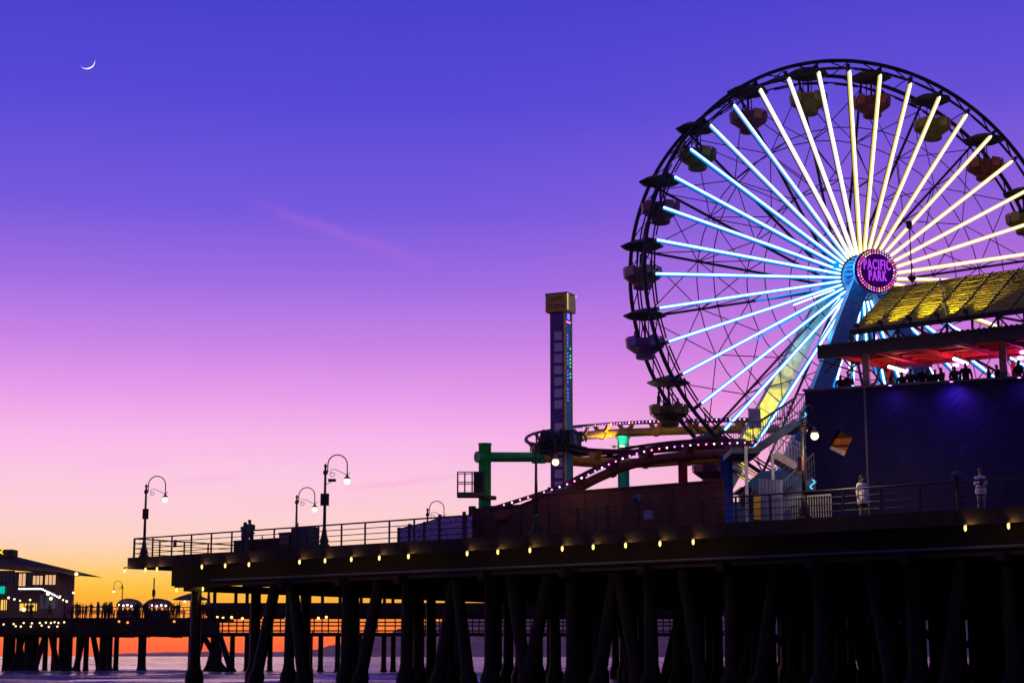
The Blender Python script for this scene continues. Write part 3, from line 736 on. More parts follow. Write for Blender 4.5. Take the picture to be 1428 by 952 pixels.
# ------------------------------------------------------------------ roller coaster
ym = mat('track_yellow', (.80, .38, .03), .5); rm = mat('track_rust', (.17, .035, .03), .55); redm = mat('rail_red', (.15, .02, .04), .5)
def smooth(pts, n=6):
    out = []
    P = [Vector(p) for p in pts]
    for i in range(len(P) - 1):
        p0, p1, p2, p3 = P[max(i - 1, 0)], P[i], P[i + 1], P[min(i + 2, len(P) - 1)]
        for k in range(n):
            t = k / n
            out.append(.5 * ((2 * p1) + (p2 - p0) * t + (2 * p0 - 5 * p1 + 4 * p2 - p3) * t * t + (3 * p1 - p0 - 3 * p2 + p3) * t ** 3))
    out.append(P[-1]); return out
ledc = [glow('led_violet', (.45, .2, 1), 4), glow('led_white', (1, .9, 1), 5), glow('led_magenta', (1, .2, .6), 4), glow('led_bluewhite', (.5, .6, 1), 4)]
def track(label, spine, mS, rail_h, gauge, lights=True, sr=.27, tie_step=2.0, railm=None, LS=.42, lit_to=1.0):
    pts = smooth(spine); base = Vector((pts[0].x, pts[0].y, ZD))
    t = thing('coaster_track', label, 'roller coaster', base)
    MB().tube(pts, sr, 10).build('spine', mS, t, base, smooth=True)
    side = []
    for i, p in enumerate(pts):
        d = (pts[min(i + 1, len(pts) - 1)] - pts[max(i - 1, 0)]); d.z = 0; d.normalize(); side.append(Vector((d.y, -d.x, 0)))
    rails = []
    for sg_ in (-1, 1):
        rp = [p + s * (sg_ * gauge / 2) + Vector((0, 0, rail_h)) for p, s in zip(pts, side)]; rails.append(rp)
        MB().tube(rp, .085, 6).build('rail', railm or redm, t, base, smooth=True)
    acc = 0; tie_i = 0
    lit = rails[0] if rails[0][len(pts) // 2].y < rails[1][len(pts) // 2].y else rails[1]
    la = 0; li = 0
    for i in range(1, len(pts)):
        seg = (pts[i] - pts[i - 1]).length; acc += seg
        if acc > tie_step:
            acc = 0
            for rp, sg_ in zip(rails, (-1, 1)):
                MB().bar(pts[i] + side[i] * (sg_ * sr * .6), rp[i], .13, .34, side[i].cross(Vector((0, 0, 1)))).build('tie', mS, t, base)
            MB().tube([pts[i] - (pts[i] - pts[i - 1]).normalized() * .09, pts[i] + (pts[i] - pts[i - 1]).normalized() * .09], sr + .07, 10).build('clamp_band', mS, t, base)
        if lights and i < lit_to * len(pts):
            a, b = lit[i - 1], lit[i]; L_ = (b - a).length; q = 0
            pass
            pos = LS - la
            while pos < L_:
                p = a.lerp(b, pos / L_) + Vector((0, -.1, -.03))
                MB().ball(p, .045, 6, 4).build('light', ledc[(li * 7 + li // 3) % 4], t, base); li += 1; pos += LS
            la = (la + L_) % LS
    return t
t1 = track('yellow tube coaster track curving behind the drop tower', [at(1085, 598, 116), at(1000, 599, 114.5), at(900, 602, 112), at(830, 606, 108), at(795, 611, 104.5), at(763, 617, 101.5), at(748, 625, 99), at(752, 634, 96.5), at(785, 641, 95.5), at(840, 645, 96), at(900, 645, 97), at(960, 641, 98), at(1045, 637, 99)], ym, .62, 1.1, tie_step=2.6, LS=.34, lit_to=.52)
t2 = track('rust red coaster track with coloured bulbs rising from the brown wall', [at(690, 722, 88), at(740, 706, 88.2), at(790, 688, 88.6), at(838, 664, 89.3), at(885, 646, 90), at(940, 637, 90.6), at(1000, 633, 91), at(1050, 631, 91.5)], rm, .50, 1.1, sr=.25)
t3 = track('thin dark coaster track passing above the coloured bulbs', [at(800, 640, 99), at(860, 636, 99), at(900, 629, 98), at(950, 623, 97), at(1000, 621, 96), at(1045, 621, 95)], redm, .25, 1.0, lights=False, sr=.10)
def column(px, ytop, Y, r, m, label, name='support_column'):
    b = at(px, ytop, Y); zt = b.z; b.z = ZD
    t = thing(name, label, 'column', b)
    MB().lathe([(r * 1.5, 0), (r * 1.5, .08), (r, .09), (r, zt - ZD - .15), (r * 1.25, zt - ZD - .14), (r * 1.25, zt - ZD)], 14).build('shaft', m, t, smooth=True)
    return t, zt - ZD
tealc = mat('column_teal', (.01, .42, .34), .45); greenc = mat('gantry_green', (.01, .50, .07), .45, spec=.4); redc = mat('column_red', (.65, .03, .10), .5)
c, h = column(869, 608, 109.5, .36, tealc, 'teal steel column holding up the yellow track')
for dx, dy in ((-.55, 0), (-.1, -.4), (.55, 0)):
    MB().lathe([(.05, 0), (.14, .1), (.2, .12), (.2, .16)], 8, (dx, dy - .1, h - .75)).build('flood_lamp', mat('flood_shell', (.15, .16, .15), .5), c)
MB().lathe([(.13, 0), (.19, .03), (.1, .07)], 8, (-.1, -.52, h - .72)).build('lit_lens', glow('flood_lens', (1, .95, .75), 2.2), c)
ll = bpy.data.lights.new('flood_light', 'POINT'); ll.energy = 160; ll.color = (1, .82, .5); ll.shadow_soft_size = .2
lo = bpy.data.objects.new('flood_light', ll); COL.objects.link(lo); lo.parent = c; lo.location = (-.3, -1.3, h - .6)
column(952, 640, 91.0, .24, redc, 'red steel column under the rust red track')
column(1013, 633, 89.6, .30, mat('column_blue', (.02, .08, .42), .5), 'blue steel column beside the grey corrugated fence')
b = at(676, 700, 93.0); b.z = ZD
g = thing('gantry', 'bright green steel post with a horizontal arm reaching the track', 'gantry', b)
zt = at(676, 618, 93).z - ZD
MB().lathe([(.5, 0), (.5, .1), (.33, .12), (.33, zt - .1), (.36, zt - .08), (.36, zt)], 16).build('post', greenc, g, smooth=True)
za = at(676, 637, 93).z - ZD
e = at(756, 637, 95.0) - b
MB().tube([(0, 0, za), e], .26, 12).build('arm', greenc, g, smooth=True)
MB().tube([Vector((0, 0, za)) + (e - Vector((0, 0, za))) * .02 + Vector((0, 0, 0)), Vector((0, 0, za)) - (e - Vector((0, 0, za))).normalized() * .5], .3, 12).build('arm_collar', greenc, g)
MB().box(e + Vector((-.2, 0, .05)), (.7, .5, .75)).build('saddle', greenc, g)
# service basket on the green post
b = at(657, 690, 91.8)
sb = thing('service_basket', 'small caged work platform fixed to the green post', 'platform', b)
sm = mat('basket_yellow_brown', (.16, .10, .05), .6)
MB().box((0, 0, 0), (1.45, 1.0, .22)).build('floor', sm, sb)
for x in (-.7, -.33, .05, .68):
    for y in (-.46, .46): MB().bar((x, y, .1), (x, y, 1.15), .05, .05).build('post', iron, sb)
for z in (1.15, .62):
    MB().bar((-.72, -.46, z), (.7, -.46, z), .045, .045).build('rail', iron, sb); MB().bar((-.72, .46, z), (.7, .46, z), .045, .045).build('rail', iron, sb)
    MB().bar((-.7, -.46, z), (-.7, .46, z), .045, .045).build('rail', iron, sb)
MB().box((.38, -.1, .65), (.5, .55, 1.0)).build('control_box', iron, sb)
MB().bar((.5, .3, -.05), (1.2, 1.2, -.05), .25, .2).build('bracket', sm, sb)
# ------------------------------------------------------------------ walls along the deck
brown = mat('brown_boards', (.10, .034, .028), .8, var=.3, scale=1.5, bump=.4); brown2 = mat('brown_boards_dark', (.08, .028, .025), .8, var=.3)
wl = thing('board_wall', 'long low brown board wall beside the outer railing', 'wall', near(sp(660), 2.2, ZD), UANG); wo_ = wl.location
prof = [(657, 708.5), (728, 705), (746, 697.5), (752, 690), (1008, 670.5)]
n0 = wv.copy()
def wall_pt(px, py, o):
    q = near(0, o, ZD); return on_plane(px, py, q, n0)
def ytop(px):
    for (x0, y0), (x1, y1) in zip(prof, prof[1:]):
        if x0 <= px <= x1: return y0 + (y1 - y0) * (px - x0) / (x1 - x0)
    return prof[-1][1]
xs = [657 + i * 17.55 for i in range(21)]
inv = wl.matrix_basis.inverted()
for i, (xa, xb) in enumerate(zip(xs, xs[1:])):
    pa, pb = wall_pt(xa, ytop(xa), 2.2), wall_pt(xb, ytop(xb), 2.2)
    la, lb = inv @ pa, inv @ pb
    j = random.uniform(0, .03)
    MB().prism([(la.x + .01, j, 0), (lb.x - .01, j, 0), (lb.x - .01, j, lb.z), (la.x + .01, j, la.z)], (0, .12, 0)).build('board', brown if i % 3 else brown2, wl)
    if i: MB().prism([(la.x - .05, -.045, la.z - .01), (lb.x - .05, -.045, lb.z - .01), (lb.x - .05, -.045, lb.z + .08), (la.x - .05, -.045, la.z + .08)], (0, .22, 0)).build('coping', brown2, wl)
la = inv @ wall_pt(657, 707, 2.2); MB().box((la.x + .1, -.03, la.z / 2), (.32, .2, la.z + .1)).build('end_post', brown2, wl)
la = inv @ wall_pt(764, 687, 2.2); MB().tube([(la.x, .1, la.z - .3), (la.x, .1, la.z + .22)], .05, 6).lathe([(.09, 0), (.09, .05), (.02, .1)], 6, (la.x, .1, la.z + .2)).build('vent_pipe', iron, wl)
# mural panels
mu = thing('mural_fence', 'low fence of painted violet mural panels between dark posts', 'fence', near(sp(556), 1.2, ZD), UANG)
inv = mu.matrix_basis.inverted()
def mural_mat():
    m = mat('mural_print', (.25, .2, .4), .6)
    t = m.node_tree; b_ = t.nodes['Principled BSDF']
    tcn = t.nodes.new('ShaderNodeTexCoord'); vo = t.nodes.new('ShaderNodeTexNoise'); vo.inputs['Scale'].default_value = 2.6; vo.inputs['Detail'].default_value = 3; vo.inputs['Distortion'].default_value = 2.5
    t.links.new(tcn.outputs['Object'], vo.inputs['Vector'])
    cr = t.nodes.new('ShaderNodeValToRGB'); cr.color_ramp.interpolation = 'CONSTANT'; el = cr.color_ramp.elements
    el[0].color = (.22, .16, .42, 1); el[1].position = .45; el[1].color = (.62, .45, .66, 1)
    for p, c in ((.53, (.28, .22, .6)), (.6, (.8, .55, .58)), (.66, (.2, .18, .5))): e_ = el.new(p); e_.color = c + (1,)
    t.links.new(vo.outputs[0], cr.inputs[0]); t.links.new(cr.outputs[0], b_.inputs['Base Color']); return m
mm_ = mural_mat()
px_ = [556, 571, 592, 613, 647, 658]; tops = [736, 732, 727.5, 720.5, 718, 717]
for i in range(5):
    pa, pb = inv @ wall_pt(px_[i], tops[i] + 2, 1.2), inv @ wall_pt(px_[i + 1], tops[i + 1] + 2, 1.2)
    MB().prism([(pa.x + .02, 0, .05), (pb.x - .02, 0, .05), (pb.x - .02, 0, pb.z), (pa.x + .02, 0, pa.z)], (0, .05, 0)).build('panel', mm_, mu)
    MB().prism([(pa.x + .04, -.02, pa.z + .002), (pb.x - .04, -.02, pb.z + .002), (pb.x - .04, -.02, pb.z + .05), (pa.x + .04, -.02, pa.z + .05)], (0, .09, 0)).build('top_rail', brown2, mu)
for x, y in zip(px_[:-1], (735, 730, 727, 717, 713)):
    pa = inv @ wall_pt(x, y, 1.2); MB().box((pa.x, .02, pa.z / 2), (.13, .13, pa.z)).build('post', iron, mu)
# grey corrugated fence
cf = thing('corrugated_fence', 'pale grey corrugated fence lit blue beside the stairs', 'fence', near(sp(1009), 2.25, ZD), UANG + .22)
pale = mat('pale_metal', (.30, .32, .42), .55, var=.12)
zt = (wall_pt(1012, 669, 2.3).z - ZD)
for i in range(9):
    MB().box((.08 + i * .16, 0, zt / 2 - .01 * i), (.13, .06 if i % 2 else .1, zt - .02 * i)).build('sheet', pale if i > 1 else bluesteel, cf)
# bins, cabinets and boards at the pier end
def block(name, label, px0, px1, py, o, m, dep=.6, cat='box', extra=None):
    a = wall_pt(px0, py, o); b_ = wall_pt(px1, py, o); h_ = a.z - ZD; w_ = (b_ - a).length
    t = thing(name, label, cat, (a.x, a.y, ZD), UANG)
    MB().box((w_ / 2, dep / 2, h_ / 2 + .03), (w_, dep, h_ - .06)).build('body', m, t)
    MB().box((w_ / 2, dep / 2, h_ - .0), (w_ + .06, dep + .06, .05)).build('lid', m, t)
    MB().box((w_ / 2, dep / 2, .03), (w_ - .1, dep - .1, .06)).build('plinth', iron, t)
    return t, w_, h_
dk = mat('bin_paint', (.022, .016, .022), .6); nav = mat('cabinet_navy', (.03, .03, .07), .55)
t, w_, h_ = block('storage_box', 'low dark storage box on the deck behind the embracing couple', 326, 386, 754, .9, dk, .8)
MB().tube([(w_ * .6, .2, h_), (w_ * .6, .2, h_ + .2)], .04, 6).build('knob', iron, t)
for i in range(1, 4): MB().box((w_ * i / 4, -.012, h_ / 2), (.04, .02, h_ - .15)).build('batten', iron, t)
t, w_, h_ = block('notice_board', 'brown notice board beside the navy cabinet', 389, 404.5, 743, .75, brown, .1, 'board')
MB().box((w_ / 2, -.012, h_ * .6), (w_ * .75, .02, h_ * .5)).build('notice', mat('paper_mauve', (.22, .14, .16), .7), t)
t, w_, h_ = block('cabinet', 'tall navy electrical cabinet beside the camera lamp', 406, 430, 736, .75, nav, .7, 'cabinet')
MB().box((w_ * .7, -.012, h_ * .5), (w_ * .4, .02, h_ * .6)).build('door', mat('door_grey', (.06, .05, .08), .6), t)
# rail signs
for px, py, w, hh, c, lab in ((244, 757.5, .28, .42, (.03, .03, .08), 'small dark notice plate fixed on the railing near the pier corner'), (904, 717, .5, .4, (.16, .16, .26), 'small pale notice plate fixed on the railing by the coin telescope')):
    q = wall_pt(px, py, -.0); s_ = thing('rail_sign', lab, 'sign', q, UANG)
    MB().box((0, 0, 0), (w, .025, hh)).build('plate', mat('plate_%d' % px, c, .5), s_); MB().box((0, -.015, 0), (w * .8, .01, hh * .12)).box((0, -.015, hh * .2), (w * .7, .01, hh * .1)).build('print', mat('plate_print', (.2, .2, .3), .6), s_)
    MB().box((0, .035, 0), (w * .5, .05, .06)).build('clip', iron, s_)
def telescope(px, py, o, label):
    q = wall_pt(px, py, o); h_ = q.z - ZD; t = thing('coin_telescope', label, 'telescope', (q.x, q.y, ZD), UANG)
    MB().lathe([(.2, 0), (.18, .06), (.07, .1), (.06, h_ - .45), (.1, h_ - .4)], 10).build('pedestal', iron, t, smooth=True)
    MB().lathe([(.08, h_ - .4), (.19, h_ - .3), (.2, h_ - .12), (.12, h_), (.03, h_ + .02)], 12).build('head', mat('scope_blue', (.06, .09, .2), .35, metal=.5), t, smooth=True)
    for sx in (-.07, .07): MB().tube([(sx, -.12, h_ - .18), (sx, -.30, h_ - .16)], .05, 8).build('eyepiece', iron, t)
    return t
telescope(889, 690, .45, 'coin telescope on a pedestal in front of the brown wall')
telescope(1334, 657, .8, 'coin telescope on a pedestal in front of the dark blue wall')
# ------------------------------------------------------------------ restaurant with roof terrace
A = at(1122, 546, 80.0); B = at(1428, 527, 80.0 * 368 / 387.)
ang = math.atan2(B.y - A.y, B.x - A.x)
rs = thing('restaurant', 'dark blue two-storey restaurant with open terrace and gold shingle roof', 'building', (A.x, A.y, ZD), ang)
RI = rs.matrix_basis.inverted(); HW = A.z - ZD
u2 = Vector((math.cos(ang), math.sin(ang), 0)); n2 = Vector((-u2.y, u2.x, 0))
def rl(px, py, o=0):           # local point on a plane o metres behind the front wall
    return RI @ on_plane(px, py, Vector((A.x, A.y, ZD)) + n2 * o, n2)
def board_mat():
    m = bpy.data.materials.new('diagonal_boards'); m.use_nodes = True; t = m.node_tree; b = t.nodes['Principled BSDF']
    tcn = t.nodes.new('ShaderNodeTexCoord'); mp = t.nodes.new('ShaderNodeMapping'); t.links.new(tcn.outputs['Object'], mp.inputs[0]); mp.inputs['Rotation'].default_value = (0, R(-48), 0)
    wv_ = t.nodes.new('ShaderNodeTexWave'); wv_.bands_direction = 'X'; wv_.wave_profile = 'SAW'; wv_.inputs['Scale'].default_value = 1.35; wv_.inputs['Distortion'].default_value = .25; wv_.inputs['Detail'].default_value = 2
    t.links.new(mp.outputs[0], wv_.inputs['Vector'])
    bp = t.nodes.new('ShaderNodeBump'); bp.inputs['Strength'].default_value = .9; bp.inputs['Distance'].default_value = .05; t.links.new(wv_.outputs[0], bp.inputs['Height'])
    nz = t.nodes.new('ShaderNodeTexNoise'); nz.inputs['Scale'].default_value = 2.0; nz.inputs['Detail'].default_value = 8
    mp2 = t.nodes.new('ShaderNodeMapping'); t.links.new(mp.outputs[0], mp2.inputs[0]); mp2.inputs['Scale'].default_value = (6, 1, .5); t.links.new(mp2.outputs[0], nz.inputs['Vector'])
    cr = t.nodes.new('ShaderNodeValToRGB'); t.links.new(nz.outputs[0], cr.inputs[0])
    cr.color_ramp.elements[0].position = .35; cr.color_ramp.elements[0].color = (.004, .003, .034, 1); cr.color_ramp.elements[1].position = .7; cr.color_ramp.elements[1].color = (.016, .010, .085, 1)
    t.links.new(cr.outputs[0], b.inputs['Base Color']); t.links.new(bp.outputs[0], b.inputs['Normal']); b.inputs['Roughness'].default_value = .55; b.inputs['Specular IOR Level'].default_value = .1
    return m
bmat = board_mat()
def holed(x0, x1, z0, z1, dia, th):
    o = [Vector((x0, 0, z1)), Vector((x1, 0, z1)), Vector((x1, 0, z0)), Vector((x0, 0, z0))]; mb = MB()
    n = Vector((0, th, 0)); vs = o + dia; vs = vs + [v + n for v in vs]; fs = []
    for i in range(4):
        j = (i + 1) % 4
        fs += [(i, j, 4 + j, 4 + i), (8 + i, 12 + i, 12 + j, 8 + j), (i, 8 + i, 8 + j, j), (4 + i, 4 + j, 12 + j, 12 + i)]
    return mb.add(vs, fs)
XS = rl(1206, 540).x
dia = [rl(1167.6, 598.5), rl(1189, 609.3), rl(1177, 635.8), rl(1154.5, 624.4)]
for d_ in dia: d_.y = 0
holed(0, XS - .03, 0, HW, dia, .22).build('wall', bmat, rs)
MB().box(((XS + 17) / 2 + .03, .09, HW / 2), (17 - XS, .22, HW)).build('wall', bmat, rs)
MB().box((XS, -.03, HW / 2 - .01), (.09, .1, HW - .02)).build('corner_trim', mat('trim_navy', (.05, .04, .12), .5), rs)
MB().box((.11, 6, HW / 2), (.22, 11.5, HW - .02)).build('side_wall', bmat, rs)
MB().box((8.5, -.01, HW + .05), (17.1, .40, .09)).build('parapet_rail', mat('rail_navy', (.07, .05, .12), .4), rs)
# what shows through the diamond opening
c0 = sum(dia, Vector()) / 4
orange = mat('orange_counter', (.75, .22, .04), .6); wht = mat('white_board', (.8, .72, .68), .6)
tilt = Matrix.Rotation(R(22), 3, 'Y')
MB().box(c0 + Vector((.25, 1.0, .17)), (2.2, .1, .28)).build('counter', orange, rs); MB().box(c0 + Vector((.25, 1.05, -.22)), (2.2, .1, .26)).build('counter', orange, rs)
MB().box(c0 + Vector((-.1, .55, -.48)), (1.6, .08, .42), tilt).build('board', wht, rs)
MB().box(c0 + Vector((.25, 1.25, 0)), (3, .08, 2.4)).build('back_board', mat('dim_brown', (.12, .05, .03), .7), rs)
il = bpy.data.lights.new('interior_lamp', 'POINT'); il.energy = 420; il.color = (1, .68, .42); il.shadow_soft_size = .15
io = bpy.data.objects.new('interior_lamp', il); COL.objects.link(io); io.parent = rs; io.location = c0 + Vector((.5, .5, 1.5))
MB().ball(c0 + Vector((.5, .5, 1.8)), .1, 8, 6).build('interior_bulb', bulb_m, rs)
# terrace floor, columns, eave
ZF = HW + .90 - 1.72
MB().box((8.5, 6.3, ZF - .11), (16.9, 12, .2)).build('terrace_floor', mat('terrace_boards', (.1, .05, .06), .7), rs)
eL0, eL1 = at(1140, 500, 79.3), at(1428, 470, 79.3 * 414 / 444.)
eT0, eT1 = at(1140, 484, 79.3), at(1428, 440, 79.3 * 414 / 444.)
e0, e1 = RI @ eL0, RI @ eL1; f0, f1 = RI @ eT0, RI @ eT1
ex = (e1 - e0)
eu = Vector((ex.x, ex.y, 0)).normalized()
def ext(p, k): return p + ex * k
eavem = mat('eave_dark', (.03, .02, .03), .6)
th = (f0.z - e0.z)
el = math.sqrt(ex.x ** 2 + ex.y ** 2) * 1.6; ea = math.atan2(ex.y, ex.x)
ev = MB().prism([e0, e0 + eu * el, e0 + eu * el + Vector((0, 0, th)), e0 + Vector((0, 0, th))], Vector((-eu.y, eu.x, 0)) * .12).build('eave_board', eavem, rs)
nn = Vector((-eu.y, eu.x, 0))
for i in range(int(el / .24)):
    p = e0 + eu * (.12 + i * .24) + Vector((0, 0, th)); MB().tube([p - nn * .12, p + nn * 7.5 + Vector((0, 0, .35))], .09, 6).build('roof_corrugation', eavem, rs)
redb = mat('ceiling_red', (.50, .03, .03), .6); slat_m = mat('ceiling_slats', (.20, .05, .07), .7)
MB().prism([e0 + nn * .2 + Vector((0, 0, th - .06)), e0 + eu * el + nn * .2 + Vector((0, 0, th - .06)), e0 + eu * el + nn * 7.5 + Vector((0, 0, th + .30)), e0 + nn * 7.5 + Vector((0, 0, th + .30))], (0, 0, .05)).build('ceiling', slat_m, rs)
for i in range(6):
    p = e0 + nn * (1.0 + i * 1.25) + Vector((0, 0, th - .16 + .05 * i)); MB().bar(p, p + eu * el, .16, .26).build('ceiling_beam', redb, rs)
for i in range(9):
    p = e0 + eu * (.6 + i * 1.9) + Vector((0, 0, th - .34)); MB().bar(p + nn * .2, p + nn * 7.4 + Vector((0, 0, .3)), .14, .22).build('rafter', redb, rs)
for i in range(40):
    p = e0 + eu * (.4 + i * .42) + Vector((0, 0, th - .10)); MB().bar(p + nn * .2, p + nn * 7.4 + Vector((0, 0, .34)), .05, .06).build('ceiling_batten', mat('batten_dark', (.06, .02, .03), .7), rs)
colm = mat('terrace_column', (.20, .12, .17), .6)
for px, y0 in ((1209, 540), (1400, 526)):
    q = rl(px, y0, .45); MB().box((q.x, .45, (ZF + e0.z + .3) / 2), (.30, .30, e0.z + .3 - ZF)).build('column', colm, rs)
for px, y0 in ((1413, 520), (1330, 520), (1240, 520)):
    q = rl(px, y0, 5.5); MB().box((q.x, 5.5, (ZF + e0.z + .3) / 2), (.16, .16, e0.z + .3 - ZF)).build('column', redb, rs)
for (xa, ya, xb, yb) in ((1142, 502, 1204, 521), (1150, 520, 1172, 498), (1176, 500, 1190, 516), (1198, 505, 1180, 520), (1214, 515, 1232, 536), (1228, 512, 1218, 540)):
    MB().bar(rl(xa, ya, .6), rl(xb, yb, .6), .07, .07).build('brace', eavem, rs)
# pitched shingle roof
r0, r1 = RI @ at(1186, 462, 84.0), RI @ at(1428, 430, 84 * 452 / 484.)
ru = Vector(((r1 - r0).x, (r1 - r0).y, 0)).normalized(); rn = Vector((-ru.y, ru.x, 0))
SL = 4.5 * rn + Vector((0, 0, 2.9)); slen = SL.length; RLN = 17.0
r0 = Vector((r0.x, r0.y, r0.z))
shingle = mat('gold_shingle', (.34, .27, .03), .62, var=.45, scale=1.6, bump=.3, bscale=9)
pn = ru.cross(SL).normalized()
if pn.z < 0: pn = -pn
roof = MB().prism([r0, r0 + ru * RLN, r0 + ru * RLN + SL, r0 + SL], -pn * .12).build('roof', mat('roof_deck', (.10, .08, .03), .8), rs)
NC = 17; CL = slen / NC; sd = SL.normalized()
for c_ in range(NC):
    x = 0; pieces = MB()
    tw_ = 1.35
    off_ = 0
    nseg = int(RLN / tw_)
    for s_ in range(nseg):
        a_ = s_ * tw_ + random.uniform(.0, .015); b_ = (s_ + 1) * tw_ - .03
        lift = .045 + random.uniform(0, .022)
        o0 = r0 + ru * a_ + sd * (c_ * CL) + pn * .004; w_v = ru * (b_ - a_)
        if s_ < 9:
            MB().add([o0, o0 + w_v, o0 + w_v + pn * lift, o0 + pn * lift, o0 + sd * (CL * .98), o0 + w_v + sd * (CL * .98), o0 + w_v + sd * (CL * .98) + pn * .008, o0 + sd * (CL * .98) + pn * .008],
                 [(0, 1, 2, 3), (3, 2, 6, 7), (4, 7, 6, 5), (0, 4, 5, 1), (0, 3, 7, 4), (1, 5, 6, 2)]).build('shingle', shingle, roof)
        else:
            pieces.add([o0, o0 + w_v, o0 + w_v + pn * lift, o0 + pn * lift, o0 + sd * (CL * .98), o0 + w_v + sd * (CL * .98), o0 + w_v + sd * (CL * .98) + pn * .008, o0 + sd * (CL * .98) + pn * .008],
                 [(0, 1, 2, 3), (3, 2, 6, 7), (4, 7, 6, 5), (0, 4, 5, 1), (0, 3, 7, 4), (1, 5, 6, 2)])
    if pieces.v: pieces.build('shingle_course', shingle, roof)['kind'] = 'stuff'
for s_ in range(1, 9):
    p = r0 + ru * (s_ * 1.35 - .015) + pn * .06; MB().tube([p, p + SL], .03, 5).build('seam_cable', iron, roof)
MB().tube([r0 + ru * 2.6 + SL + pn * .1, r0 + ru * 5.1 + pn * .1], .03, 5).build('seam_cable', iron, roof)
MB().bar(r0 + ru * RLN + Vector((0, 0, -.06)), r0 + Vector((0, 0, -.06)), .14, .24).build('roof_edge', eavem, roof)
MB().bar(r0 + SL - pn * .12, r0 + SL + ru * RLN - pn * .12, .16, .16).build('ridge_beam', eavem, roof)
# open truss between eave and roof
tp = r0 + Vector((0, 0, -.2)); bt = Vector((tp.x, tp.y, f0.z + .05))
for i in range(13):
    a_ = bt + ru * (i * 1.25); b_ = tp + ru * (i * 1.25)
    MB().bar(a_, b_, .11, .11).build('truss_post', eavem, rs)
    nx = tp + ru * ((i + 1) * 1.25); nb = bt + ru * ((i + 1) * 1.25)
    MB().bar(a_ if i % 2 else b_, nx if i % 2 else nb, .07, .07).build('truss_diagonal', eavem, rs)
MB().bar(bt, bt + ru * 16, .14, .14).build('truss_chord', eavem, rs)
for i in range(4):
    p = RI @ at(1268, 316, 85.5)
# wire mast with brackets above the roof
ms = RI @ at(1272, 392, 88); mt = RI @ at(1268, 314, 88)
MB().tube([ms - Vector((0, 0, 1)), mt], .035, 5).build('mast_wire', iron, rs)
MB().box(mt, (.26, .26, .34)).build('mast_head', iron, rs); MB().box(RI @ at(1271.5, 388, 88), (.3, .3, .3), Matrix.Rotation(R(45), 3, 'Y')).build('mast_bracket', iron, rs)
# lamps of the restaurant
def spot(name, parent, loc, target, col, energy, size, blend=.8, soft=.08):
    l = bpy.data.lights.new(name, 'SPOT'); l.energy = energy; l.color = col; l.spot_size = R(size); l.spot_blend = blend; l.shadow_soft_size = soft
    o = bpy.data.objects.new(name, l); COL.objects.link(o); o.parent = parent; o.location = loc
    o.rotation_euler = (Vector(target) - Vector(loc)).to_track_quat('-Z', 'Y').to_euler(); return o
shell = mat('fixture_shell', (.03, .03, .035), .5); ylens = glow('yellow_lens', (1, .8, .15), 3); plens = glow('purple_lens', (.6, .2, 1), 6)
for i, (k_, en) in enumerate(((.75, 260), (2.0, 800), (3.5, 1000), (4.9, 750), (6.3, 330))):
    q = r0 + ru * k_ - rn * .75 + Vector((0, 0, .10))
    wq = rs.matrix_basis @ q
    fl = thing('flood_light', 'small black floodlight washing the gold shingle roof in yellow', 'floodlight', wq, ang, 'floodlights below the gold roof')
    MB().box((0, 0, 0), (.22, .16, .16)).build('housing', shell, fl); MB().box((0, .1, .06), (.18, .03, .1)).build('lens', ylens, fl)
    MB().bar((0, 0, -.05), (0, .75, -.25), .05, .05).build('bracket', shell, fl)
    l_ = rs.matrix_basis @ (r0 + ru * (k_ + .35) + SL * .75)
    spot('flood_beam', fl, (0, .13, .1), fl.matrix_basis.inverted() @ l_, (1, .80, .06), en, 46, 1.0)
for px, en, w in ((1331, 300, 140), (1246, 80, 140), (1425, 60, 140)):
    q = rl(px, 533, 0); q.y = -.75; q.z = HW + .0
    fl = thing('wall_washer', 'small purple downlight clipped to the terrace parapet', 'downlight', rs.matrix_basis @ q, ang, 'purple downlights on the parapet')
    MB().lathe([(.05, .12), (.09, .08), (.1, -.06), (.08, -.06)], 10).build('housing', shell, fl); MB().lathe([(.075, -.062), (.07, -.075)], 10).build('lens', plens, fl)
    MB().bar((0, .05, .09), (0, .72, .09), .04, .04).build('bracket', shell, fl)
    spot('downlight_beam', fl, (0, 0, -.08), (0.0, 1.15, -2.2), (.22, .05, 1), en, w, 1.0)
def tube_lamp(pa, pb, o, m, label, col, en):
    a_, b_ = rl(*pa, o), rl(*pb, o + .8); w0 = rs.matrix_basis @ a_; w1 = rs.matrix_basis @ b_; c_ = (w0 + w1) / 2
    t = thing('tube_lamp', label, 'lamp', c_, 0)
    MB().tube([w0, w1], .075, 8).build('tube', m, t, c_); MB().bar(w0 + Vector((0, 0, .12)), w1 + Vector((0, 0, .12)), .16, .07).build('fixture', shell, t, c_)
    MB().tube([c_ + Vector((0, 0, .12)), c_ + Vector((0, 0, .75))], .02, 5).build('hanger', shell, t, c_)
    l = bpy.data.lights.new('tube_light', 'POINT'); l.energy = en; l.color = col; l.shadow_soft_size = .25
    lo = bpy.data.objects.new('tube_light', l); COL.objects.link(lo); lo.parent = t; lo.location = (0, 0, -.15)
    return t
tl = glow('tube_warm', (1, .70, .62), 5)
tube_lamp((1239, 511), (1263, 518), 2.6, tl, 'glowing pink tube lamp under the terrace ceiling by the first column', (1, .34, .16), 80)
tube_lamp((1330, 500), (1349, 507), 2.2, tl, 'glowing pink tube lamp above the standing terrace guests', (1, .28, .18), 80)
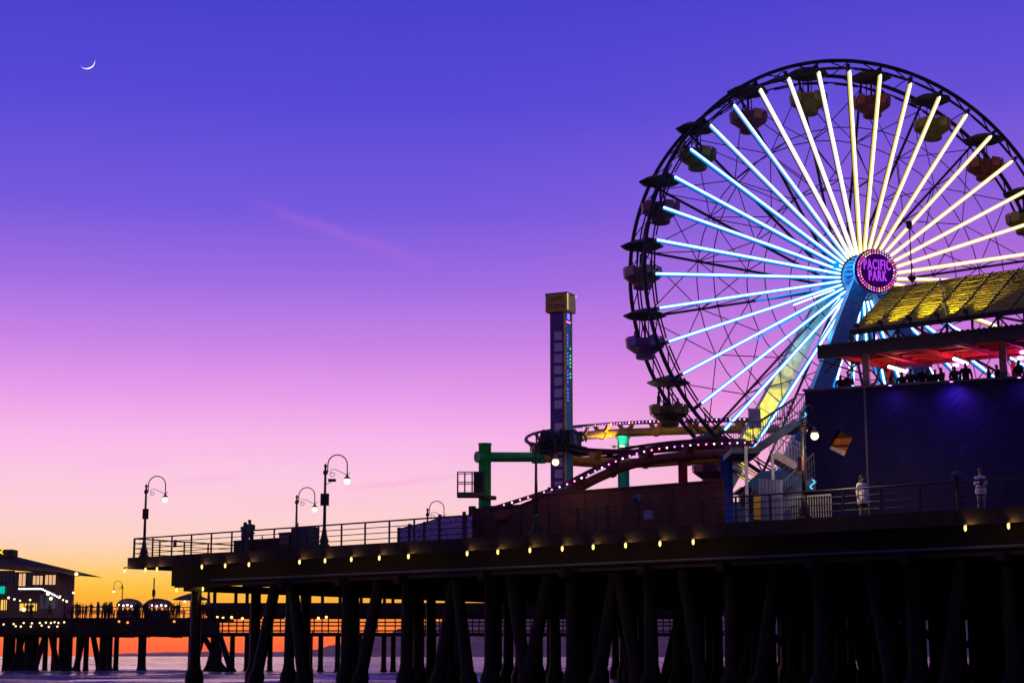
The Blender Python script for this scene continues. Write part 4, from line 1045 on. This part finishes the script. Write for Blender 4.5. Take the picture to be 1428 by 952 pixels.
def pend(px, py, o, label):
    q = rs.matrix_basis @ rl(px, py, o); t = thing('pendant_lamp', label, 'lamp', q, 0, 'magenta pendant lamps on the terrace')
    MB().ball((0, 0, 0), .16, 10, 6, .55).build('globe', glow('pendant_magenta', (.9, .25, 1), 7), t, smooth=True); MB().tube([(0, 0, .08), (0, 0, .8)], .02, 5).build('cord', shell, t)
    l = bpy.data.lights.new('pendant_light', 'POINT'); l.energy = 38; l.color = (.8, .06, 1); l.shadow_soft_size = .16
    lo = bpy.data.objects.new('pendant_light', l); COL.objects.link(lo); lo.parent = t; lo.location = (0, 0, -.2)
for px, py, o in ((1333, 509, 3.2), (1374, 483, 3.6), (1423, 499, 2.4), (1262, 516, 4.0), (1426, 491, 4)):
    pend(px, py, o, 'round magenta pendant lamp under the red terrace ceiling')
# terrace guests
for i, (px, kd, o, rz, sc) in enumerate(((1172, 'c', .8, 2.6, .95), (1183, 'd', .9, .4, 1.0), (1243, 'c', .9, 1.2, .96), (1258, 'g', 1.3, 2.8, .99), (1270, 'd', .8, .3, 1.0), (1286, 'c', 1.0, 3.3, 1.03), (1294, 'h', 1.4, 1.7, 1.0), (1304, 'c', .9, 2.5, .95), (1313, 'e', .8, -1.2, .98),
                              (1332, 'd', .7, 2.9, .99), (1347, 'c', .7, 3.0, 1.05), (1379, 'd', .9, 1.5, .96), (1391, 'c', 1.0, -1.4, .98), (1421, 'c', .7, 2.2, 1.03))):
    q = rs.matrix_basis @ rl(px, 530, o); q.z = ZD + ZF - .01
    person(kd, q, rz, {'c': 'dark dressed guest standing behind the terrace parapet', 'd': 'long haired guest raising a hand behind the terrace parapet', 'g': 'long haired guest with one elbow out behind the parapet', 'h': 'guest in grey walking behind the terrace parapet', 'e': 'guest in grey leaning towards the terrace parapet'}[kd], 'guests on the roof terrace', sc)
# ------------------------------------------------------------------ staircase
SD = 78.6
st = thing('staircase', 'outdoor zigzag staircase with mesh railings and pale balustrade', 'staircase', Vector((at(1078, 640, SD).x, SD, ZD)), 0); so_ = st.location
stm = mat('stair_steel', (.06, .08, .13), .5, metal=.2); pal = mat('stair_pale', (.74, .66, .66), .6); treadm = mat('stair_tread', (.70, .50, .40), .65)
def flight(pa, pb, Y, wdt, n, rm_, sm_, mesh, hh=1.15):
    a_, b_ = at(*pa, Y), at(*pb, Y)
    for y in (0, wdt):
        o = Vector((0, y, 0)); MB().bar(a_ + o, b_ + o, .06, .34).build('stringer', sm_, st, so_)
        top = Vector((0, 0, hh)); MB().bar(a_ + o + top, b_ + o + top, .05, .06).build('handrail', rm_, st, so_)
        nb_ = mesh
        for i in range(nb_ + 1):
            p = a_.lerp(b_, i / nb_) + o; MB().bar(p + Vector((0, 0, .1)), p + top, .025, .025).build('baluster', rm_, st, so_)
        if rm_ is stm:
            for z in (.4, .75): MB().bar(a_ + o + Vector((0, 0, z)), b_ + o + Vector((0, 0, z)), .02, .02).build('mid_rail', rm_, st, so_)
    for i in range(n):
        p = a_.lerp(b_, (i + .5) / n) + Vector((0, wdt / 2, .05)); MB().box(p, (abs(b_.x - a_.x) / n * 1.05, wdt - .07, .05)).build('tread', treadm, st, so_)
        MB().box(p + Vector((-math.copysign(abs(b_.x - a_.x) / n / 2, b_.x - a_.x), 0, -.1)), (.03, wdt - .08, .18)).build('riser', treadm, st, so_)
flight((1058, 624), (1112, 588), SD, 1.5, 8, stm, stm, 16)
flight((1080, 633), (1136, 664), SD + 1.7, 1.4, 9, pal, pal, 14)
flight((1136, 668), (1078, 722), SD - .1, 1.5, 11, stm, stm, 16)
la, lb = at(1020, 624, SD), at(1060, 624, SD)
MB().prism([la, lb, lb + Vector((0, 3.2, 0)), la + Vector((0, 3.2, 0))], (0, 0, -.25)).build('landing', stm, st, so_)
for i in range(13):
    p = la.lerp(lb, i / 12); MB().bar(p, p + Vector((0, 0, 1.15)), .025, .025).build('baluster', stm, st, so_)
MB().bar(la + Vector((0, 0, 1.15)), lb + Vector((0, 0, 1.15)), .05, .06).build('handrail', stm, st, so_)
la, lb = at(1112, 587, SD), at(1124, 587, SD)
MB().prism([la, lb, lb + Vector((0, 3.4, 0)), la + Vector((0, 3.4, 0))], (0, 0, -.2)).build('landing', stm, st, so_)
MB().bar(la + Vector((0, 0, 1.2)), lb + Vector((0, 0, 1.2)), .05, .06).build('handrail', stm, st, so_)
for i in range(5):
    p = la.lerp(lb, i / 4); MB().bar(p, p + Vector((0, 0, 1.2)), .025, .025).build('baluster', stm, st, so_)
for px, yt, Y in ((1040, 622, SD - .05), (1077, 632, SD - .05), (1120, 592, SD + 1.65), (1040, 622, SD + 3)):
    t_ = at(px, yt, Y); MB().bar((t_.x, t_.y, ZD), t_, .13, .13).build('post', pal if px < 1100 else stm, st, so_)
q = at(1052, 583, SD + 1.0)
MB().box((q.x, q.y, q.z), (.55, .05, .9)).build('gate_panel', MATS['pale_metal'], st, so_)
# lower promenade balustrade behind the rail and a bright yellow board
pb = thing('balustrade', 'pale vertical-bar balustrade at the foot of the stairs', 'balustrade', near(sp(1046), 1.4, ZD), UANG)
wb_ = sp(1135) - sp(1046)
for i in range(26): MB().bar((wb_ * i / 25, 0, .05), (wb_ * i / 25, 0, 1.1), .03, .03).build('baluster', MATS['pale_metal'], pb)
for z in (.08, 1.1): MB().bar((0, 0, z), (wb_, 0, z), .05, .05).build('rail', MATS['pale_metal'], pb)
q = at(1056, 707, 77); yb = thing('ticket_board', 'small yellow board standing behind the pale balustrade', 'board', (q.x, q.y, ZD), -.4)
MB().box((0, 0, .75), (.3, .05, 1.1)).build('face', mat('yellow_board', (.6, .38, .03), .6), yb); MB().box((0, .06, .35), (.06, .06, .7)).build('stand', iron, yb)
# person foot of stair, small lit shop bits behind
for px, d_, kd, lb_ in ((1053, 78.2, 'c', 'person in dark clothes standing beside the yellow board'), (1085, 79, 'h', 'person in grey walking at the foot of the stairs')):
    q = at(px, 700, d_); q.z = ZD; person(kd, q, 1.0, lb_)
q = at(1060, 672, 92); rb = thing('ride_machine', 'dark ride machine with wheels under the stair landing', 'ride', (q.x - 1.2, q.y, ZD), 0)
MB().box((.3, 0, 1.6), (1.6, 1.2, 1.2)).build('body', bluesteel, rb)
for x, z in ((.75, 1.9), (.35, 2.3), (.95, 2.5)): MB().lathe([(.1, -.2), (.34, -.18), (.34, .18), (.1, .2)], 14, (x, -.85, z), 'y').build('wheel', iron, rb)
MB().box((-.55, -.62, 2.35), (.45, .06, .5), Matrix.Rotation(R(25), 3, 'Y')).build('sign_plate', glow('machine_sign', (.75, .7, .02), .9), rb)
MB().box((.3, 0, .5), (1.0, .9, 1.0)).build('pedestal', iron, rb)
q = at(1040, 700, 94); kq = at(1150, 662, 94); kz = kq.z - ZD; kw = kq.x - q.x
kk = thing('ticket_kiosk', 'dark blue kiosk with a hipped roof behind the staircase', 'kiosk', (q.x, 94, ZD), 0)
kb = mat('kiosk_blue', (.02, .05, .13), .6)
MB().box((kw / 2, 1.5, kz * .40), (kw, 3, kz * .8)).build('wall', kb, kk)
MB().prism([(-.3, -.4, kz * .8), (kw + .3, -.4, kz * .8), (kw * .75, 1.5, kz * 1.1), (kw * .25, 1.5, kz * 1.1)], (0, .1, 0)).prism([(-.3, -.4, kz * .8), (kw + .3, -.4, kz * .8), (kw + .3, 3.4, kz * .8), (-.3, 3.4, kz * .8)], (0, 0, .1)).build('roof', kb, kk)
for i in range(3): MB().box((kw * (.2 + .3 * i), -.03, kz * .45), (.8, .08, .9)).build('hatch', [orange, bluesteel, bluesteel][i], kk)
# ------------------------------------------------------------------ crescent moon
Ym = 9000.0; mc = at(121.8, 86.5, Ym); rad = 11.2 / F * Ym
mo = MB(); nlat, nlon = 28, 8
vs = []; fs = []
tiltm = Matrix.Rotation(R(-22), 3, 'Y')
for i in range(nlat + 1):
    th_ = math.pi * i / nlat
    for j in range(nlon + 1):
        ph_ = R(-90) + R(17) * j / nlon          # lit lune of the lunar sphere
        q = Vector((-math.cos(th_), math.sin(th_) * math.cos(ph_), math.sin(th_) * math.sin(ph_)))
        q = Vector((q.x, -q.y, q.z)); vs.append(mc + (tiltm @ q) * rad)
for i in range(nlat):
    for j in range(nlon): fs.append((i * (nlon + 1) + j, i * (nlon + 1) + j + 1, (i + 1) * (nlon + 1) + j + 1, (i + 1) * (nlon + 1) + j))
mo.add(vs, fs)
mo_ = mo.build('moon', glow('moonlight', (1, .95, 1), 1.25)); tag(mo_, 'thin white crescent moon high in the violet sky', 'moon')
# ------------------------------------------------------------------ far arm of the pier
FD = 195.0
def fz(y): return at(0, y, FD).z
def fx(px): return at(px, 880, FD).x
x0, x1, xr = fx(-60), fx(306), fx(760)
ZFD = fz(861)
fpo = Vector((fx(150), FD, 0)); fp = thing('lower_pier', 'distant low timber pier arm with stalls crossing the sunset water', 'pier', fpo)
MB().box(((x0 + x1) / 2, FD + 5, ZFD - .12), (x1 - x0, 10, .24)).build('deck', wood2, fp, fpo)
nb_ = 16
for i in range(nb_):
    a_, b_ = x0 + (x1 - x0) * i / nb_, x0 + (x1 - x0) * (i + 1) / nb_
    for z0_, z1_ in ((fz(874.0), ZFD + .01), (fz(884.5), fz(874.5))):
        MB().box(((a_ + b_) / 2, FD - .1 - random.uniform(0, .03), (z0_ + z1_) / 2), (b_ - a_ - .02, .12, z1_ - z0_ - .015)).build('fascia_board', wood2, fp, fpo)
MB().box(((x0 + x1) / 2, FD + .3, (fz(883) + fz(863)) / 2), (x1 - x0 - .1, .3, fz(863) - fz(883))).build('rim_beam', wood, fp, fpo)
for i in range(46):
    x = x0 + (x1 - x0) * (i + random.random()) / 46; MB().box((x, FD + 1.5, fz(885.5) + random.uniform(-.05, .1)), (random.uniform(.5, 1.2), 3, .35)).build('joist_end', wood, fp, fpo)
fpile = MB().lathe([(.75, -1), (.72, .2), (.55, .55), (.45, 1.0), (.44, 4.6)], 9).mesh('pile', pilem, smooth=True)
fpile_s = MB().lathe([(.5, -1), (.46, .2), (.33, .5), (.30, 1.0), (.28, 4.6)], 8).mesh('pile', pilem, smooth=True)
for px, dy, m_ in ((-20, 0, 0), (6, 0, 1), (14, 2, 0), (24, 6, 1), (38, 0, 0), (47, 4, 0), (62, 8, 1), (74, 3, 1), (86, 6, 0), (94, 0, 0), (108, 6, 1), (119, 3, 1), (143, 0, 0), (150, 3, 0), (161, 7, 1), (197, 0, 0), (265, 4, 1), (298, 0, 0), (305, 4, 1)):
    o = obj('pile', fpile_s if m_ else fpile, fp, Vector((fx(px) * (1 + dy / FD), FD + .8 + dy, 0)) - fpo)
for pt, pb_ in ((125, 138), (112, 104), (58, 46), (66, 80), (28, 16), (280, 268), (279, 312), (303, 322), (300, 288), (20, 32)):
    MB().tube([(fx(pt), FD + 1.6, fz(884)), (fx(pt) * .15 + fx(pb_) * .85, FD + 1.2, .9), (fx(pb_), FD + 1.2, .4), (fx(pb_), FD + 1.2, -.8)], [.30, .34, .52, .6], 8).build('raking_pile', pilem, fp, fpo, smooth=True)
# upper arm behind, with its lower landing and railings
FE = 203.0
def ez(y): return at(0, y, FE).z
def ex_(px): return at(px, 880, FE).x
fq = Vector((ex_(520), FE, 0)); fu = thing('upper_pier', 'distant two-level pier arm with fishing landing seen between the piles', 'pier', fq)
xa, xb = ex_(286), ex_(1010)
MB().box(((xa + xb) / 2, FE + 4, (ez(840) + ez(850)) / 2), (xb - xa, 8, ez(840) - ez(850))).build('deck', wood2, fu, fq)
MB().box(((xa + xb) / 2, FE + 4, (ez(877) + ez(884)) / 2 - .25), (xb - xa, 8, .35)).build('landing', wood2, fu, fq)
for y_ in (854, 867, 872, 879): MB().box(((xa + xb) / 2, FE - .05, ez(y_)), (xb - xa, .08, .15 if y_ > 860 else .7)).build('rail', wood, fu, fq)
MB().box(((xa + xb) / 2, FE + 2, ez(860)), (xb - xa, .3, .35)).build('beam', wood, fu, fq)
px = 290
while px < 1000:
    MB().box((ex_(px), FE - .02, (ez(850) + ez(884)) / 2), (.13, .13, ez(850) - ez(884))).build('post', wood, fu, fq); px += random.choice((9, 11, 14))
for px in (292, 322, 338, 350, 372, 405, 416, 427, 445, 470, 500, 533, 545, 560, 600, 640, 690, 730, 780, 830, 880, 940):
    obj('pile', fpile_s, fu, Vector((ex_(px), FE + random.uniform(.5, 5), 0)) - fq); MB().box((ex_(px), FE + 3, (ez(820) + ez(842)) / 2), (.35, .35, ez(820) - ez(842) + .3)).build('upper_post', wood, fu, fq)
for px in (430, 436): MB().box((ex_(px), FE - .2, ez(887)), (.14, .14, 1.3)).build('fender', wood, fu, fq)
for px in (303, 311, 323, 338, 368, 399, 412, 418, 444, 455):
    q = at(px, 861 + random.uniform(-1, 2), FE - .25); t = thing('landing_bulb', 'tiny warm bulb along the fishing landing of the far pier', 'light', q, 0, 'bulbs along the far landing')
    MB().ball((0, 0, 0), .15, 8, 6).build('bulb', deckbulb_m, t); MB().box((0, .1, .15), (.06, .3, .06)).build('bracket', iron, t)
# railing of the low arm
fr = thing('railing', 'thin dark railing along the distant low pier arm', 'railing', (fx(90), FD + .3, ZFD), 0)
rx = fx(300) - fx(90)
for z in (1.15, .8, .45): MB().tube([(0, 0, z), (rx, 0, z)], .04, 5).build('rail', rail_m, fr)
for i in range(24): MB().box((rx * i / 23, 0, .57), (.07, .07, 1.15)).build('post', rail_m, fr)
# restaurant on the far arm
fb0 = at(80, 868, FD + 3); fb = thing('far_restaurant', 'low hip-roofed restaurant with lit windows on the distant pier', 'building', (fb0.x, FD + 3, ZFD), 0); D3 = FD + 3
def f3(px, py, o=0): q = at(px, py, D3 + o); return q - fb.location
wallf = mat('far_wall', (.16, .10, .09), .8); rooff = mat('far_roof', (.06, .04, .04), .8); fasc = mat('far_fascia', (.22, .15, .06), .7)
wl0, wl1 = f3(-60, 800), f3(80, 797)
MB().box(((wl0.x + wl1.x) / 2, 4, wl1.z / 2), (wl1.x - wl0.x, 8, wl1.z)).build('wall', wallf, fb)
rp = [f3(-60, 790, -1), f3(84, 797, -1), f3(118, 800.5, -1.5), f3(84, 790.0, 2), f3(22, 776, 4), f3(-60, 774, 4)]
MB().prism([f3(-60, 784, -1.2), f3(20, 787, -1.2), f3(88, 794, -1.2), f3(118, 800, -1.2), f3(106, 803.5, -1.2), f3(84, 797.5, -1.2), f3(-60, 788.5, -1.2)], (0, .3, 0)).build('eave_fascia', fasc, fb)
a1, a2, a3 = f3(-60, 785, -1.1), f3(88, 793.5, -1.1), f3(118, 800, -1.1); b1, b2 = f3(-60, 775, 4), f3(20, 775, 4)
MB().add([a1, a2, a3, b2, b1, a1 + Vector((0, 11, 0)), a3 + Vector((0, 9, 0))], [(0, 1, 3, 4), (1, 2, 3), (2, 6, 3), (3, 6, 5, 4)]).build('roof', rooff, fb)
v0, v1 = f3(-20, 766, 3), f3(19.5, 777, 3)
MB().box(((v0.x + v1.x) / 2, 3.5, (v0.z + v1.z) / 2), (v1.x - v0.x, 2, v0.z - v1.z)).build('roof_box', rooff, fb)
yl = glow('far_sign_yellow', (1, .75, .02), 1.5); q = f3(1.5, 769, 2)
MB().bar(q + Vector((-.25, 0, -.25)), q + Vector((.2, 0, .25)), .12, .1).bar(q + Vector((-.05, 0, 0)), q + Vector((.22, 0, -.25)), .1, .1).build('roof_sign', yl, fb)
litw = glow('lit_window', (1, .55, .28), .85); dimw = mat('dim_glass', (.10, .09, .11), .2, spec=.6); frm = mat('window_frame', (.03, .02, .02), .6)
def win(px0_, px1_, py0, py1, m, nv):
    a_, b_ = f3(px0_, py0, -.0), f3(px1_, py1, -.0); w_, h_ = b_.x - a_.x, a_.z - b_.z; c_ = (a_ + b_) / 2
    f_ = MB().box((c_.x, -.03, c_.z), (w_ + .14, .08, h_ + .14)).build('window', frm, fb)
    for i in range(nv):
        MB().box((a_.x + w_ * (i + .5) / nv, -.09, c_.z), (w_ / nv - .1, .03, h_ - .05)).build('pane', m if not (m is litw and i == 1 and nv > 3) else dimw, f_)
win(-2, 19, 796, 813, dimw, 4); win(26.5, 36, 799, 817, litw, 2); win(46, 60, 802, 815, litw, 3); win(63, 78, 801, 815, litw, 3)
# ground floor shop fronts and awning
aw = MB().prism([f3(26, 821, -2.2), f3(58, 819, -2.2), f3(84, 829, -2.2), f3(84, 831, -2.2), f3(58, 822, -2.2), f3(26, 824, -2.2)], (0, 2.1, .0)).build('awning', rooff, fb)
for i in range(26):
    t_ = i / 25; px = 27 + 82 * t_; py = 820.5 if px < 58 else 820.5 + (px - 58) * .5
    if px > 84: break
    MB().ball(f3(px, py, -2.4), .09, 6, 4).build('bulb', ledc[1], aw)
shopl = glow('shop_light', (1, .60, .10), 1.1)
for (p0_, p1_, y0_, y1_, m) in ((28, 51, 841, 851, shopl), (2, 9, 836, 850, shopl), (56, 80, 829, 848, pale)):
    a_, b_ = f3(p0_, y0_, 0), f3(p1_, y1_, 0); c_ = (a_ + b_) / 2
    MB().box((c_.x, -.06, c_.z), (b_.x - a_.x, .08, a_.z - b_.z)).build('shop_front', m, fb)
    for k in range(3): MB().box((a_.x + (b_.x - a_.x) * (k + .5) / 3 + .2, -.12, c_.z), (.08, .06, a_.z - b_.z)).build('mullion', frm, fb)
a_, b_ = f3(-1, 817, -.5), f3(5, 827, -.5); c_ = (a_ + b_) / 2
sgn = tag(MB().box((0, 0, 0), (b_.x - a_.x, .1, a_.z - b_.z)).build('shop_sign', glow('teal_sign', (.0, .55, .42), 1.0)), 'glowing teal sign board on the far restaurant wall', 'sign'); sgn.location = fb.location + Vector((c_.x, -.16, c_.z))
garl_m = glow('garland_warm', (1, .8, .4), 2.2)
# ramp with string lights, right of the far restaurant
for i, (px, py) in enumerate([(5, 870), (19, 869.5), (29, 873), (33, 868), (43, 873), (44.5, 868.5), (55.5, 868), (64, 867.5), (71, 868), (68, 873.5), (76, 867), (81.5, 868), (80, 873), (89.5, 867), (22, 872.5), (58, 871.5)]):
    q = at(px, py, FD - .35); t = thing('garland_bulb', 'small bulb of the garland on the distant pier edge', 'light', q, 0, 'garland bulbs on the distant pier')
    MB().ball((0, 0, 0), .10, 8, 6).build('bulb', garl_m, t); MB().box((0, .15, .14), (.05, .3, .05)).build('clip', iron, t)
for i, (px, py, r_) in enumerate([(67, 827, .26), (71, 834, .22), (33, 849.5, .25), (12, 833, .16), (20, 835, .14), (42, 836, .14), (84, 831, .12), (88, 836, .12), (93, 838, .16), (28, 837, .12)]):
    q = at(px, py, FD + .2); t = thing('shop_bulb', 'round warm bulb in front of the far restaurant', 'light', q, 0, 'bulbs in front of the far restaurant')
    MB().ball((0, 0, 0), r_ * .85, 8, 6).build('bulb', garl_m, t); MB().box((0, 0, r_ + .2), (.04, .04, .45)).build('cord', iron, t)
# distant lamps
for px, sc, rz, lb in ((89, .80, 0.0, 'distant gooseneck lamp beside the far restaurant'), (169, .84, math.pi, 'distant gooseneck lamp between the far restaurant and the stalls')):
    q = at(px, 868, FD + .6); q.z = ZFD; lamp(q, rz, lb, sc)
q = at(213, 868, FD + .6); q.z = ZFD
t = thing('flag_pole', 'thin dark pole standing in front of the domed stall', 'pole', q); MB().tube([(0, 0, 0), (0, 0, 4.3)], [.1, .07], 6).box((0, 0, 2.7), (.3, .3, .7)).build('pole', iron, t); MB().lathe([(.2, 0), (.2, .3), (.1, .4)], 8).build('base', iron, t)
# stalls and parasol
can = mat('stall_canvas', (.12, .06, .08), .7); goods = mat('stall_goods', (.06, .05, .09), .7)
def stall(px, w, label):
    q = at(px, 868, FD + 1.6); q.z = ZFD; t = thing('market_stall', label, 'stall', q); t.scale = (1, 1, .86)
    arc = [(w / 2 * math.cos(R(a_)), 0, 1.5 + 1.0 * math.sin(R(a_))) for a_ in range(0, 181, 20)]
    MB().prism(arc, (0, 2, 0)).build('canopy', can, t)
    MB().box((0, .5, .5), (w * .85, 1.2, 1.0)).build('counter', goods, t)
    for x in (-.45, .45): MB().box((x * w, .1, .8), (.07, .07, 1.6)).build('post', iron, t)
    for i in range(5): MB().ball(((i - 2) * w * .17, -.1, 1.55 + random.uniform(-.05, .1)), .11, 6, 4).build('bulb', glow('stall_bulb', (1, .75, .95), 5), t)
    for i in range(4): MB().box(((i - 1.5) * w * .2, .1, 1.12), (.3, .3, random.uniform(.2, .45))).build('goods', [maroon_c, navy_c, grey_c, tan_c][i], t)
stall(177, 2.6, 'domed market stall with bulbs beside the distant gooseneck lamp'); stall(218, 2.9, 'domed market stall with bulbs behind the thin pole')
q = at(265, 868, FD + 2); q.z = ZFD; t = thing('parasol', 'wide dark parasol lit from below on the distant pier', 'parasol', q); t.scale = (1, 1, .78)
MB().lathe([(2.0, 2.55), (2.0, 2.62), (1.2, 3.05), (.3, 3.4), (.03, 3.5)], 12).build('canopy', can, t); MB().tube([(0, 0, 0), (0, 0, 3.4)], .05, 6).build('pole', iron, t); MB().lathe([(.35, 0), (.35, .1), (.1, .15)], 10).build('base', iron, t)
for x, m in ((-.55, bulb_m), (.7, bulb_m), (.8, MATS['pendant_magenta'])): MB().ball((x, -.5, 2.3 if m is bulb_m else 1.6), .15, 8, 5).build('bulb', m, t)
q = at(290, 868, FD + 1); q.z = ZFD; t = thing('parasol', 'closed dark parasol beside the wide open one', 'parasol', q); MB().lathe([(.1, 1.3), (.2, 1.7), (.12, 2.8), (.02, 3.1)], 8).build('canopy', can, t); MB().tube([(0, 0, 0), (0, 0, 2.9)], .05, 6).build('pole', iron, t)
# far strollers
for i in range(46):
    px = random.choice([random.uniform(92, 160), random.uniform(96, 168), random.uniform(185, 206), random.uniform(225, 262), random.uniform(268, 300), random.uniform(0, 90)])
    q = at(px, 868, FD + random.uniform(.7, 1.6)); q.z = ZFD
    person(random.choice('ccdehg'), q, random.uniform(0, 6), 'tiny dark stroller on the distant low pier', 'strollers on the distant pier', random.uniform(.88, 1.05))

q = at(106.5, 800, FD + 1.2); t = thing('eave_lamp', 'round lamp at the tip of the far restaurant eave', 'lamp', q); MB().ball((0, 0, 0), .2, 10, 8).build('globe', garl_m, t); MB().box((0, .1, .22), (.08, .25, .1)).build('bracket', iron, t)
# ------------------------------------------------------------------ sea air
hzm = bpy.data.materials.new('sea_haze'); hzm.use_nodes = True; t = hzm.node_tree; t.nodes.clear()
pv = t.nodes.new('ShaderNodeVolumePrincipled'); pv.inputs['Color'].default_value = (1.0, .80, .72, 1); pv.inputs['Density'].default_value = 2.4e-5; pv.inputs['Anisotropy'].default_value = .8
om = t.nodes.new('ShaderNodeOutputMaterial'); t.links.new(pv.outputs[0], om.inputs['Volume'])
hz = MB().box((0, 4600, 119), (18800, 10000, 240)).build('haze', hzm); hz['kind'] = 'stuff'

for px, py in ((166, 866), (178, 867.5), (243, 866)):
    q = at(px, py, FD - .3); t = thing('deck_lantern', 'small orange lantern on the side of the distant low pier', 'lantern', q, 0, 'orange lanterns on the distant pier side')
    MB().ball((0, 0, 0), .13, 8, 6).build('globe', glow('lantern_orange', (1, .35, .08), 1.6), t); MB().box((0, .1, .16), (.06, .2, .05)).build('bracket', iron, t)
for px, w in ((100, 1.3), (112, 1.0), (133, 1.6), (152, 1.1), (188, 1.2), (203, 1.0), (231, 1.4), (250, 1.1), (282, 1.3)):
    q = at(px, 861, FD + .9); q.z = ZFD; t = thing('bench', 'dark slatted bench beside the railing of the distant pier', 'bench', q, 0, 'benches on the distant pier')
    for k in range(3): MB().box((0, .1 + .14 * k, .45), (w, .1, .05)).build('slat', wood2, t)
    for k in range(2): MB().box((0, .5, .62 + .16 * k), (w, .05, .11)).build('back_slat', wood2, t)
    for sx in (-.42, .42): MB().box((sx * w, .28, .22), (.07, .45, .44)).build('leg', iron, t); MB().box((sx * w, .54, .55), (.07, .05, .6)).build('back_post', iron, t)

for px, py, d_, lb in ((1121, 581, 78.0, 'blue glowing light emblem at the top of the staircase'), (1133, 675, 77.6, 'blue glowing light emblem low on the staircase railing')):
    q = at(px, py, d_); t = thing('light_emblem', lb, 'light', q)
    pts = [(.11 * math.sin(a_ * .9), 0, .2 - .4 * a_ / 7) for a_ in range(8)]
    MB().tube(pts, .032, 6).build('tube', glow('emblem_blue', (.10, .5, 1), 1.6), t); MB().box((0, .1, 0), (.3, .05, .5)).build('backing', shell, t)
    ll = bpy.data.lights.new('stair_blue_fill', 'POINT'); ll.energy = 14; ll.color = (.08, .4, 1); ll.shadow_soft_size = .2  # point light added as blue fill on the stairs
    lo = bpy.data.objects.new('stair_blue_fill', ll); COL.objects.link(lo); lo.parent = t; lo.location = (-.3, -.6, 0)
